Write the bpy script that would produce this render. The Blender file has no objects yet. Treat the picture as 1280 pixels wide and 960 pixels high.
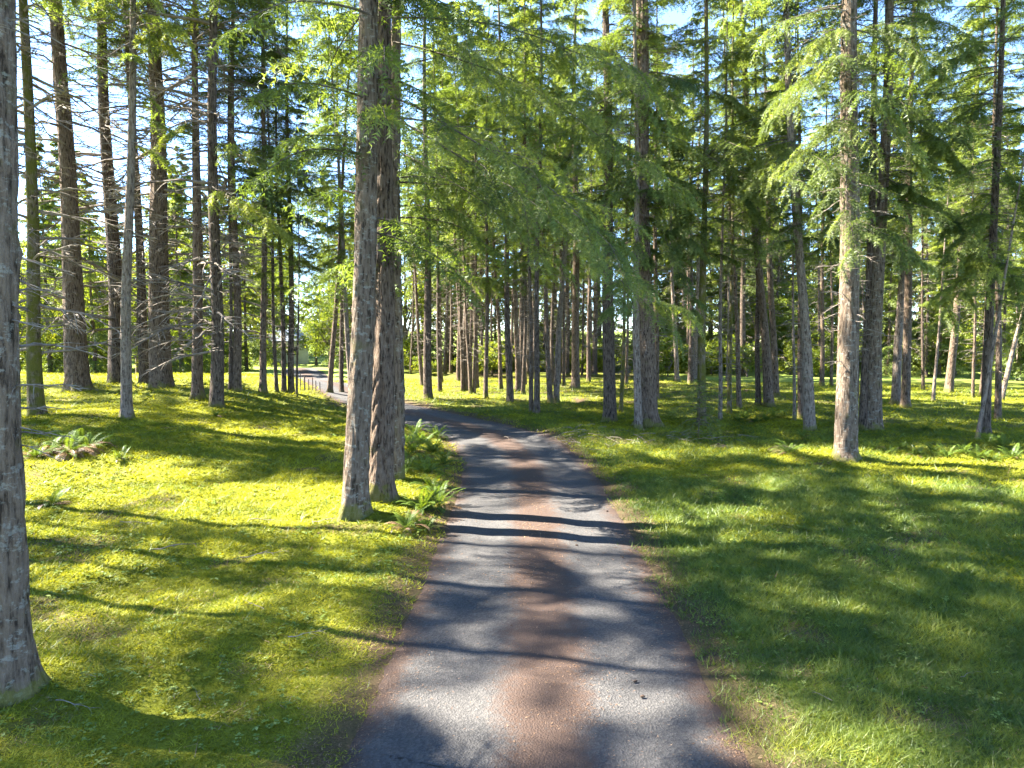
import bpy, math, random
import numpy as np
from mathutils import Matrix, Vector

# ------------------------------------------------------------------ camera, sky, sun, exposure
scene = bpy.context.scene
COL = scene.collection
F, CAM_H, HOR = 865.0, 3.2, 412.0              # focal length (px of a 1280 frame), eye height, horizon row
PITCH = math.atan((480 - HOR) / F)
cam = bpy.data.cameras.new('camera'); cam.sensor_width = 36.0; cam.lens = 36.0 * F / 1280.0
cam.clip_start = 0.05; cam.clip_end = 3000
camo = bpy.data.objects.new('camera', cam); COL.objects.link(camo)
camo.location = (0, 0, CAM_H); camo.rotation_euler = (math.pi / 2 - PITCH, 0, 0)
scene.camera = camo

SUN_EL, SUN_AZ = math.radians(44), math.radians(-76)   # azimuth from +Y, clockwise: the sun stands to the left
world = bpy.data.worlds.new('World'); scene.world = world; world.use_nodes = True
wn = world.node_tree.nodes; wl = world.node_tree.links
bg = wn['Background']; bg.inputs['Strength'].default_value = 0.085
sky = wn.new('ShaderNodeTexSky'); sky.sky_type = 'NISHITA'; sky.sun_disc = False
sky.dust_density = .15; sky.ozone_density = 4.0; sky.altitude = 4000; sky.sun_elevation = SUN_EL; sky.sun_rotation = SUN_AZ
wl.new(sky.outputs[0], bg.inputs['Color'])
sun = bpy.data.lights.new('sun', 'SUN'); sun.energy = 5.0; sun.angle = math.radians(0.53); sun.color = (1.0, 0.93, 0.80)
suno = bpy.data.objects.new('sun', sun); COL.objects.link(suno)
sd = Vector((math.sin(SUN_AZ) * math.cos(SUN_EL), math.cos(SUN_AZ) * math.cos(SUN_EL), math.sin(SUN_EL)))
suno.rotation_euler = sd.to_track_quat('Z', 'Y').to_euler(); suno.location = (-30, 0, 40)
vs = scene.view_settings
vs.view_transform = 'Standard'; vs.look = 'None'; vs.gamma = 1.0; vs.use_curve_mapping = False
vs.exposure = 3.7
cy = scene.cycles
cy.max_bounces = 6; cy.diffuse_bounces = 4; cy.glossy_bounces = 1; cy.transmission_bounces = 3; cy.transparent_max_bounces = 4
cy.use_denoising = True; cy.caustics_reflective = False; cy.caustics_refractive = False
cy.sample_clamp_indirect = 6.0

rng = np.random.default_rng(11)
random.seed(4)

# ------------------------------------------------------------------ helpers
def hash2(ix, iy, s):
    h = (ix.astype(np.int64) * 374761393 + iy.astype(np.int64) * 668265263 + s * 974634777) & 0xffffffff
    h = ((h ^ (h >> 13)) * 1274126177) & 0xffffffff
    return ((h ^ (h >> 16)) & 0xffff) / 65535.0
def vnoise(x, y, s=0):
    x = np.asarray(x, float); y = np.asarray(y, float)
    ix = np.floor(x); iy = np.floor(y); fx = x - ix; fy = y - iy
    fx = fx * fx * (3 - 2 * fx); fy = fy * fy * (3 - 2 * fy)
    a = hash2(ix, iy, s); b = hash2(ix + 1, iy, s); c = hash2(ix, iy + 1, s); d = hash2(ix + 1, iy + 1, s)
    return (a * (1 - fx) + b * fx) * (1 - fy) + (c * (1 - fx) + d * fx) * fy
def fbm(x, y, s=0, o=3):
    t = 0; a = .5
    for k in range(o):
        t = t + a * vnoise(x * 2 ** k, y * 2 ** k, s + k * 7); a *= .5
    return t
def sstep(a, b, x):
    t = np.clip((np.asarray(x, float) - a) / (b - a), 0, 1)
    return t * t * (3 - 2 * t)
def nrm(v):
    return v / np.maximum(np.linalg.norm(v, axis=-1, keepdims=True), 1e-9)

def mesh_np(name, V, Fc, mats, smooth=False, mat_idx=None, tint=None):
    """one mesh from arrays; faces all of one size"""
    me = bpy.data.meshes.new(name)
    V = np.ascontiguousarray(V, np.float32); Fc = np.ascontiguousarray(Fc, np.int32)
    m, k = Fc.shape
    me.vertices.add(len(V)); me.vertices.foreach_set('co', V.ravel())
    me.loops.add(m * k); me.loops.foreach_set('vertex_index', Fc.ravel())
    me.polygons.add(m); me.polygons.foreach_set('loop_start', np.arange(0, m * k, k, dtype=np.int32))
    for mt in (mats if isinstance(mats, (list, tuple)) else [mats]): me.materials.append(mt)
    if mat_idx is not None: me.polygons.foreach_set('material_index', np.ascontiguousarray(mat_idx, np.int32))
    me.polygons.foreach_set('use_smooth', np.full(m, bool(smooth)))
    me.update(calc_edges=True)
    if tint is not None:
        at = me.attributes.new('tint', 'FLOAT', 'POINT'); at.data.foreach_set('value', np.ascontiguousarray(tint, np.float32))
    return me
def add(name, me, parent=None, **kw):
    o = bpy.data.objects.new(name, me); COL.objects.link(o); o.parent = parent
    for k, v in kw.items():
        if v is not None: o[k] = v
    return o
class Geo:
    """collects triangles with a tint per vertex and a material per face"""
    def __init__(s): s.V = []; s.F = []; s.M = []; s.T = []; s.n = 0
    def put(s, V, Fc, m=0, t=0.5):
        V = np.asarray(V, float); Fc = np.asarray(Fc, np.int64)
        if Fc.shape[1] == 4: Fc = np.concatenate([Fc[:, [0, 1, 2]], Fc[:, [0, 2, 3]]])
        s.V.append(V); s.F.append(Fc + s.n); s.M.append(np.full(len(Fc), m)); s.T.append(np.broadcast_to(np.asarray(t, float), (len(V),)).copy())
        s.n += len(V)
    def mesh(s, name, mats, smooth=False):
        return mesh_np(name, np.concatenate(s.V), np.concatenate(s.F), mats, smooth, np.concatenate(s.M), np.concatenate(s.T))
def tube(P, R, sides=5, cap=True):
    P = np.asarray(P, float); R = np.asarray(R, float); n = len(P)
    T = nrm(np.gradient(P, axis=0))
    ref = np.where(np.abs(T[:, 2:3]) > .9, np.array([[1., 0, 0]]), np.array([[0., 0, 1]]))
    A = nrm(np.cross(T, ref)); B = np.cross(T, A)
    th = np.linspace(0, 2 * np.pi, sides, endpoint=False)
    V = P[:, None] + R[:, None, None] * (np.cos(th)[None, :, None] * A[:, None] + np.sin(th)[None, :, None] * B[:, None])
    V = V.reshape(-1, 3)
    i = np.arange(n - 1)[:, None] * sides; j = np.arange(sides)[None]; j2 = (j + 1) % sides
    Fq = np.stack([i + j, i + j2, i + sides + j2, i + sides + j], -1).reshape(-1, 4)
    return V, Fq
def unproject(u, v, z=None):
    d = np.array([(u - 640) / F, math.cos(PITCH) + (480 - v) / F * math.sin(PITCH), -math.sin(PITCH) + (480 - v) / F * math.cos(PITCH)])
    return d
def on_plane_y(u, v, Y):
    d = unproject(u, v); return np.array([0, 0, CAM_H]) + d * (Y / d[1])

# ------------------------------------------------------------------ terrain
ROADPX = [(684, 1090), (682, 960), (679, 800), (673, 700), (669, 650), (662, 600), (648, 570), (622, 548), (585, 535), (540, 524), (490, 512), (440, 500), (408, 489), (392, 478), (384, 466), (372, 456), (352, 449)]
def flat_hit(u, v, z=0.0):
    d = unproject(u, v); t = (z - CAM_H) / d[2]; return d[0] * t, d[1] * t
ctrl = [(0.25, -16.0), (0.25, -8.0), (0.25, -2.0)] + [flat_hit(*p) for p in ROADPX]
def catmull(P, n=14):
    P = np.array(P, float); out = []
    for i in range(1, len(P) - 2):
        p0, p1, p2, p3 = P[i - 1], P[i], P[i + 1], P[i + 2]
        for t in np.linspace(0, 1, n, endpoint=False):
            out.append(.5 * ((2 * p1) + (-p0 + p2) * t + (2 * p0 - 5 * p1 + 4 * p2 - p3) * t * t + (-p0 + 3 * p1 - 3 * p2 + p3) * t ** 3))
    return np.array(out)
RC = catmull(ctrl)
HW = 1.58
# raster of the distance to the drive's centre line
GX = np.arange(-40, 14, .1); GY = np.arange(-9, 80, .1)
_gx, _gy = np.meshgrid(GX, GY)
_seg = RC[::2]
RD = np.full(_gx.shape, 1e9)
for c in _seg: RD = np.minimum(RD, (_gx - c[0]) ** 2 + (_gy - c[1]) ** 2)
RD = np.sqrt(RD)
def road_dist(x, y):
    x = np.asarray(x, float); y = np.asarray(y, float)
    fx = (x + 40) / .1; fy = (y + 9) / .1
    ok = (fx >= 0) & (fx < len(GX) - 1) & (fy >= 0) & (fy < len(GY) - 1)
    ix = np.clip(fx.astype(int), 0, len(GX) - 2); iy = np.clip(fy.astype(int), 0, len(GY) - 2)
    tx = np.clip(fx - ix, 0, 1); ty = np.clip(fy - iy, 0, 1)
    v = (RD[iy, ix] * (1 - tx) + RD[iy, ix + 1] * tx) * (1 - ty) + (RD[iy + 1, ix] * (1 - tx) + RD[iy + 1, ix + 1] * tx) * ty
    return np.where(ok, v, 30.0)
MOUND = []
def base_h(x, y):
    x = np.asarray(x, float); y = np.asarray(y, float)
    f = sstep(31, 46, y)
    r = np.clip((y - 6) / 23, 0, 1.15)
    z = 0.95 * sstep(-4.0, -13.0, x) * r * (1 - f) - 0.25 * f
    z = z + 0.28 * np.exp(-(((x - 2.3) / 1.2) ** 2 + ((y - 20.5) / 1.4) ** 2))        # low mound by the bend
    return z
def ground_h(x, y):
    x = np.asarray(x, float); y = np.asarray(y, float)
    d = road_dist(x, y)
    off = sstep(HW - .25, HW + .5, d)
    z = base_h(x, y)
    n = 0.22 * (fbm(x * .16, y * .16, 3) - .45) + .19 * (fbm(x * .7, y * .7, 9) - .45)
    n = n + 0.075 * (vnoise(x * 2.4, y * 2.4, 5) - .5) + .045 * (vnoise(x * 5.5, y * 5.5, 6) - .5)
    far = np.clip(1 - (np.abs(y) - 40) / 40, 0, 1)
    z = z + off * (n * far + .05) - .07 * (1 - sstep(HW - .55, HW - .05, d))
    for (mx, my, mh, mr) in MOUND:
        z = z + mh * np.exp(-((x - mx) ** 2 + (y - my) ** 2) / mr ** 2)
    return z
def road_h(x, y):
    return base_h(x, y)
def hit(u, v):
    """the point of the ground that a pixel of the photograph shows"""
    d = unproject(u, v); z = 0.0
    for _ in range(25):
        t = (z - CAM_H) / d[2]; z = .5 * z + .5 * float(ground_h(d[0] * t, d[1] * t))
    t = (z - CAM_H) / d[2]
    return d[0] * t, d[1] * t, z

# ------------------------------------------------------------------ materials
def nodes(name):
    m = bpy.data.materials.new(name); m.use_nodes = True
    nt = m.node_tree; nt.nodes.clear()
    out = nt.nodes.new('ShaderNodeOutputMaterial')
    return m, nt, out
def N(nt, t, **kw):
    n = nt.nodes.new(t)
    for k, v in kw.items():
        if k == 'op': n.operation = v
        elif k.startswith('i_'):
            key = k[2:]; n.inputs[int(key) if key.isdigit() else key].default_value = v
        else: setattr(n, k, v)
    return n
def ramp(nt, fac, stops):
    r = nt.nodes.new('ShaderNodeValToRGB'); e = r.color_ramp.elements
    while len(e) < len(stops): e.new(.5)
    for i, (p, c) in enumerate(stops):
        e[i].position = p; e[i].color = (*c, 1) if len(c) == 3 else c
    nt.links.new(fac, r.inputs[0]); return r.outputs[0]
def mixc(nt, fac, a, b, mode='MIX'):
    m = nt.nodes.new('ShaderNodeMix'); m.data_type = 'RGBA'; m.blend_type = mode
    for s, v in ((m.inputs[0], fac), (m.inputs[6], a), (m.inputs[7], b)):
        if hasattr(v, 'is_output'): nt.links.new(v, s)
        else: s.default_value = v if isinstance(v, (int, float)) else ((*v, 1) if len(v) == 3 else v)
    return m.outputs[2]
def noise(nt, vec, scale, detail=3, rough=.55):
    n = N(nt, 'ShaderNodeTexNoise'); n.inputs['Scale'].default_value = scale; n.inputs['Detail'].default_value = detail; n.inputs['Roughness'].default_value = rough
    if vec is not None: nt.links.new(vec, n.inputs['Vector'])
    return n.outputs[0]
def objcoord(nt, scale=(1, 1, 1), rnd=True):
    tc = N(nt, 'ShaderNodeTexCoord'); mp = N(nt, 'ShaderNodeMapping'); mp.inputs['Scale'].default_value = scale
    nt.links.new(tc.outputs['Object'], mp.inputs[0])
    if not rnd: return mp.outputs[0]
    oi = N(nt, 'ShaderNodeObjectInfo'); mu = N(nt, 'ShaderNodeMath', op='MULTIPLY'); mu.inputs[1].default_value = 40
    nt.links.new(oi.outputs['Random'], mu.inputs[0])
    ad = N(nt, 'ShaderNodeVectorMath', op='ADD'); nt.links.new(mp.outputs[0], ad.inputs[0]); nt.links.new(mu.outputs[0], ad.inputs[1])
    return ad.outputs[0]

def leaf_material(name, dark, mid, light, trans=.35, tcol=None, rand=.25, rough_gloss=.06):
    m, nt, out = nodes(name)
    at = N(nt, 'ShaderNodeAttribute', attribute_name='tint')
    oi = N(nt, 'ShaderNodeObjectInfo')
    a = N(nt, 'ShaderNodeMath', op='MULTIPLY_ADD'); nt.links.new(oi.outputs['Random'], a.inputs[0]); a.inputs[1].default_value = rand; a.inputs[2].default_value = -rand / 2
    s = N(nt, 'ShaderNodeMath', op='ADD', use_clamp=True); nt.links.new(at.outputs['Fac'], s.inputs[0]); nt.links.new(a.outputs[0], s.inputs[1])
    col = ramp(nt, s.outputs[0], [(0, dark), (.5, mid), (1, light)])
    d = N(nt, 'ShaderNodeBsdfDiffuse'); nt.links.new(col, d.inputs[0])
    t = N(nt, 'ShaderNodeBsdfTranslucent')
    tc = mixc(nt, 1.0, col, tcol or (1.5, 1.35, .5), 'MULTIPLY'); nt.links.new(tc, t.inputs[0])
    mx = N(nt, 'ShaderNodeMixShader'); mx.inputs[0].default_value = trans
    nt.links.new(d.outputs[0], mx.inputs[1]); nt.links.new(t.outputs[0], mx.inputs[2])
    g = N(nt, 'ShaderNodeBsdfGlossy'); g.inputs['Roughness'].default_value = .45; g.inputs[0].default_value = (.8, .85, .9, 1)
    mg = N(nt, 'ShaderNodeMixShader'); mg.inputs[0].default_value = rough_gloss
    nt.links.new(mx.outputs[0], mg.inputs[1]); nt.links.new(g.outputs[0], mg.inputs[2])
    nt.links.new(mg.outputs[0], out.inputs[0])
    return m

def bark_material(name, crack, ridge, pale, lichen_amt, moss_amt, crack_scale=26, moss_col=(.085, .085, .012)):
    m, nt, out = nodes(name)
    b = N(nt, 'ShaderNodeBsdfPrincipled'); b.inputs['Roughness'].default_value = .92; b.inputs['Specular IOR Level'].default_value = .15
    v1 = objcoord(nt, (1, 1, .22)); v2 = objcoord(nt, (1, 1, 1)); v3 = objcoord(nt, (1, 1, 1.7))
    f1 = noise(nt, v1, crack_scale, 5, .62); f2 = noise(nt, v2, 3.2, 4, .6); f3 = noise(nt, v3, 9, 4, .7); f4 = noise(nt, v2, 60, 3, .6)
    col = ramp(nt, f1, [(.36, tuple(.8 * c for c in crack)), (.49, ridge), (.72, pale)])
    col = mixc(nt, f2, col, mixc(nt, 1.0, col, (.62, .58, .55), 'MULTIPLY'))
    lm = ramp(nt, f3, [(.64 - .14 * lichen_amt, (0, 0, 0)), (.70 - .12 * lichen_amt, (1, 1, 1))])
    sc = N(nt, 'ShaderNodeMath', op='MULTIPLY'); nt.links.new(lm, sc.inputs[0]); sc.inputs[1].default_value = min(1, .25 + .6 * lichen_amt)
    col = mixc(nt, sc.outputs[0], col, mixc(nt, f4, (.13, .125, .10), (.29, .28, .24)))
    tz = N(nt, 'ShaderNodeTexCoord'); sz = N(nt, 'ShaderNodeSeparateXYZ'); nt.links.new(tz.outputs['Object'], sz.inputs[0])
    az_ = N(nt, 'ShaderNodeMath', op='MULTIPLY_ADD'); nt.links.new(f2, az_.inputs[0]); az_.inputs[1].default_value = -1.0; _a = N(nt, 'ShaderNodeMath', op='ADD'); nt.links.new(sz.outputs[2], _a.inputs[0]); _a.inputs[1].default_value = .36; nt.links.new(_a.outputs[0], az_.inputs[2])
    ft = ramp(nt, az_.outputs[0], [(0, (.6, .6, .6)), (.02, (.25, .25, .25)), (.12, (0, 0, 0))])
    col = mixc(nt, ft, col, mixc(nt, f4, (.06, .065, .010), (.15, .15, .018)))      # moss round the foot
    mm = ramp(nt, f2, [(.66 - .30 * moss_amt, (0, 0, 0)), (.80 - .26 * moss_amt, (1, 1, 1))])
    ms = N(nt, 'ShaderNodeMath', op='MULTIPLY'); nt.links.new(mm, ms.inputs[0]); ms.inputs[1].default_value = min(.92, .15 + .8 * moss_amt)
    col = mixc(nt, ms.outputs[0], col, mixc(nt, f4, tuple(.45 * c for c in moss_col), tuple(1.4 * c for c in moss_col)))
    nt.links.new(col, b.inputs['Base Color'])
    bp = N(nt, 'ShaderNodeBump'); bp.inputs['Strength'].default_value = 1.0; bp.inputs['Distance'].default_value = .05
    ad = N(nt, 'ShaderNodeMath', op='MULTIPLY_ADD'); nt.links.new(f4, ad.inputs[0]); ad.inputs[1].default_value = .25; nt.links.new(f1, ad.inputs[2])
    nt.links.new(ad.outputs[0], bp.inputs['Height']); nt.links.new(bp.outputs[0], b.inputs['Normal'])
    nt.links.new(b.outputs[0], out.inputs[0])
    return m
def plain_noise_material(name, c1, c2, scale=20, rough=.9, bump=.4, stretch=(1, 1, 1)):
    m, nt, out = nodes(name)
    b = N(nt, 'ShaderNodeBsdfPrincipled'); b.inputs['Roughness'].default_value = rough; b.inputs['Specular IOR Level'].default_value = .2
    v = objcoord(nt, stretch); f = noise(nt, v, scale, 4, .65)
    nt.links.new(ramp(nt, f, [(.3, c1), (.7, c2)]), b.inputs['Base Color'])
    bp = N(nt, 'ShaderNodeBump'); bp.inputs['Strength'].default_value = bump; bp.inputs['Distance'].default_value = .02
    nt.links.new(f, bp.inputs['Height']); nt.links.new(bp.outputs[0], b.inputs['Normal'])
    nt.links.new(b.outputs[0], out.inputs[0]); return m

M = {}
M['bark'] = bark_material('furrowed_bark', (.032, .022, .015), (.132, .094, .067), (.21, .163, .125), .35, .2)
M['bark_dark'] = bark_material('dark_bark', (.020, .015, .011), (.095, .070, .053), (.18, .142, .115), .25, .25)
M['bark_lichen'] = bark_material('lichen_bark', (.040, .029, .020), (.135, .100, .072), (.20, .158, .120), .62, .28, 20)
M['bark_mossy'] = bark_material('mossy_bark', (.035, .027, .018), (.13, .10, .07), (.22, .18, .14), .5, .95)
M['bark_pale'] = bark_material('pale_bark', (.06, .046, .036), (.185, .145, .115), (.28, .235, .195), .6, .15)
M['deadwood'] = plain_noise_material('dead_wood', (.07, .055, .043), (.23, .195, .16), 9)
M['twigwood'] = plain_noise_material('twig_wood', (.035, .028, .022), (.105, .085, .066), 9)
M['cone'] = plain_noise_material('cone_scales', (.02, .013, .009), (.07, .045, .03), 60)
M['needles'] = leaf_material('fir_needles', (.040, .064, .018), (.105, .140, .036), (.20, .23, .058), .54, (1.3, 1.32, .5), rough_gloss=.015)
M['needles_bright'] = leaf_material('bright_fir_needles', (.045, .070, .015), (.105, .140, .026), (.20, .225, .045), .48, (1.35, 1.32, .45), rough_gloss=.015)
M['leaves'] = leaf_material('broad_leaves', (.05, .085, .015), (.12, .16, .024), (.24, .27, .04), .5, rough_gloss=.015)
M['fern'] = leaf_material('fern_green', (.030, .055, .009), (.075, .120, .018), (.16, .20, .035), .38, rough_gloss=.015)
M['fern_dead'] = leaf_material('fern_brown', (.08, .045, .02), (.17, .10, .05), (.30, .20, .11), .2, (1.2, 1, .7))
M['moss_blade'] = leaf_material('moss_blades', (.070, .092, .009), (.20, .215, .014), (.36, .355, .045), .42, (1.4, 1.25, .4), 0, .01)
M['grass_blade'] = leaf_material('grass_blades', (.040, .074, .010), (.100, .142, .016), (.22, .24, .032), .42, (1.5,1.3,.4), 0, .02)
M['herb'] = leaf_material('herb_leaves', (.06, .11, .018), (.14, .20, .034), (.28, .32, .09), .38, None, 0, .03)
M['litter'] = leaf_material('needle_litter', (.05, .028, .017), (.13, .075, .045), (.28, .19, .12), .1, (1, 1, 1), 0, .02)

def ground_material():
    m, nt, out = nodes('moss_and_grass_ground')
    b = N(nt, 'ShaderNodeBsdfPrincipled'); b.inputs['Roughness'].default_value = .95; b.inputs['Specular IOR Level'].default_value = .1
    tc = N(nt, 'ShaderNodeTexCoord'); v = tc.outputs['Object']
    ca = N(nt, 'ShaderNodeAttribute', attribute_name='cover')          # r moss, g litter, b meadow
    sp = N(nt, 'ShaderNodeSeparateColor'); nt.links.new(ca.outputs['Color'], sp.inputs[0])
    big = noise(nt, v, .9, 4, .6); mid = noise(nt, v, 6, 4, .65); fine = noise(nt, v, 55, 3, .7)
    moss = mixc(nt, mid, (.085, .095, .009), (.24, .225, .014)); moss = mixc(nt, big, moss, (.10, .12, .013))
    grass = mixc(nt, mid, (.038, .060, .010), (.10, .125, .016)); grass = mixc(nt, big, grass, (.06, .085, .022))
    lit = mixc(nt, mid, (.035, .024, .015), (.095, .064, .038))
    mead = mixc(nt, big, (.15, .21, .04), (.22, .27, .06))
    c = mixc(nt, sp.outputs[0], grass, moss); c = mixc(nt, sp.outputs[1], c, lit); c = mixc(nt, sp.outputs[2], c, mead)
    fr = ramp(nt, fine, [(.25, (.45, .45, .45)), (.6, (1.1, 1.1, 1.1))])
    c = mixc(nt, 1.0, c, fr, 'MULTIPLY')
    nt.links.new(c, b.inputs['Base Color'])
    bp = N(nt, 'ShaderNodeBump'); bp.inputs['Strength'].default_value = .9; bp.inputs['Distance'].default_value = .03
    ad = N(nt, 'ShaderNodeMath', op='MULTIPLY_ADD'); nt.links.new(fine, ad.inputs[0]); ad.inputs[1].default_value = .5; nt.links.new(mid, ad.inputs[2])
    nt.links.new(ad.outputs[0], bp.inputs['Height']); nt.links.new(bp.outputs[0], b.inputs['Normal'])
    nt.links.new(b.outputs[0], out.inputs[0]); return m
def road_material():
    m, nt, out = nodes('gravel_drive')
    b = N(nt, 'ShaderNodeBsdfPrincipled'); b.inputs['Roughness'].default_value = .88; b.inputs['Specular IOR Level'].default_value = .25
    tc = N(nt, 'ShaderNodeTexCoord'); v = tc.outputs['Object']
    uv = N(nt, 'ShaderNodeAttribute', attribute_name='across')          # -1 .. 1 from edge to edge
    big = noise(nt, v, 1.1, 4, .65); mid = noise(nt, v, 7, 4, .7); fine = noise(nt, v, 70, 2, .7)
    vo = N(nt, 'ShaderNodeTexVoronoi'); vo.inputs['Scale'].default_value = 55; nt.links.new(v, vo.inputs['Vector'])
    wob = N(nt, 'ShaderNodeMath', op='MULTIPLY_ADD'); nt.links.new(big, wob.inputs[0]); wob.inputs[1].default_value = .40; wob.inputs[2].default_value = -.20
    wob2 = N(nt, 'ShaderNodeMath', op='MULTIPLY_ADD'); nt.links.new(mid, wob2.inputs[0]); wob2.inputs[1].default_value = .26; wob2.inputs[2].default_value = -.13
    s1 = N(nt, 'ShaderNodeMath', op='ADD'); nt.links.new(uv.outputs['Fac'], s1.inputs[0]); nt.links.new(wob.outputs[0], s1.inputs[1])
    s2 = N(nt, 'ShaderNodeMath', op='ADD'); nt.links.new(s1.outputs[0], s2.inputs[0]); nt.links.new(wob2.outputs[0], s2.inputs[1])
    fin2 = noise(nt, v, 30, 4, .75)
    wob3 = N(nt, 'ShaderNodeMath', op='MULTIPLY_ADD'); nt.links.new(fin2, wob3.inputs[0]); wob3.inputs[1].default_value = .34; wob3.inputs[2].default_value = -.17
    s3 = N(nt, 'ShaderNodeMath', op='ADD'); nt.links.new(s2.outputs[0], s3.inputs[0]); nt.links.new(wob3.outputs[0], s3.inputs[1])
    h = N(nt, 'ShaderNodeMath', op='MULTIPLY_ADD'); nt.links.new(s3.outputs[0], h.inputs[0]); h.inputs[1].default_value = .5; h.inputs[2].default_value = .5
    W, K = (1, 1, 1), (0, 0, 0)
    lit = ramp(nt, h.outputs[0], [(.04, W), (.12, K), (.35, K), (.43, W), (.58, W), (.66, K), (.86, K), (.95, W)])
    stone = mixc(nt, fine, (.020, .0195, .0195), (.062, .060, .0595))
    stone = mixc(nt, ramp(nt, vo.outputs['Color'], [(.3, K), (.9, W)]), stone, (.072, .069, .067))
    stone = mixc(nt, 1.0, stone, ramp(nt, big, [(.3, (.75, .75, .76)), (.7, (1.08, 1.06, 1.04))]), 'MULTIPLY')
    brown = mixc(nt, fine, (.024, .0145, .0105), (.078, .049, .036))
    brown = mixc(nt, mid, brown, (.050, .032, .024))
    c = mixc(nt, lit, stone, brown)
    nt.links.new(c, b.inputs['Base Color'])
    bp = N(nt, 'ShaderNodeBump'); bp.inputs['Strength'].default_value = .7; bp.inputs['Distance'].default_value = .012
    ad = N(nt, 'ShaderNodeMath', op='MULTIPLY_ADD'); nt.links.new(fine, ad.inputs[0]); ad.inputs[1].default_value = .8; nt.links.new(vo.outputs['Distance'], ad.inputs[2])
    nt.links.new(ad.outputs[0], bp.inputs['Height']); nt.links.new(bp.outputs[0], b.inputs['Normal'])
    nt.links.new(b.outputs[0], out.inputs[0]); return m
M['ground'] = ground_material(); M['road'] = road_material()
M['stone'] = plain_noise_material('pebble', (.025, .024, .023), (.10, .094, .088), 30)

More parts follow.
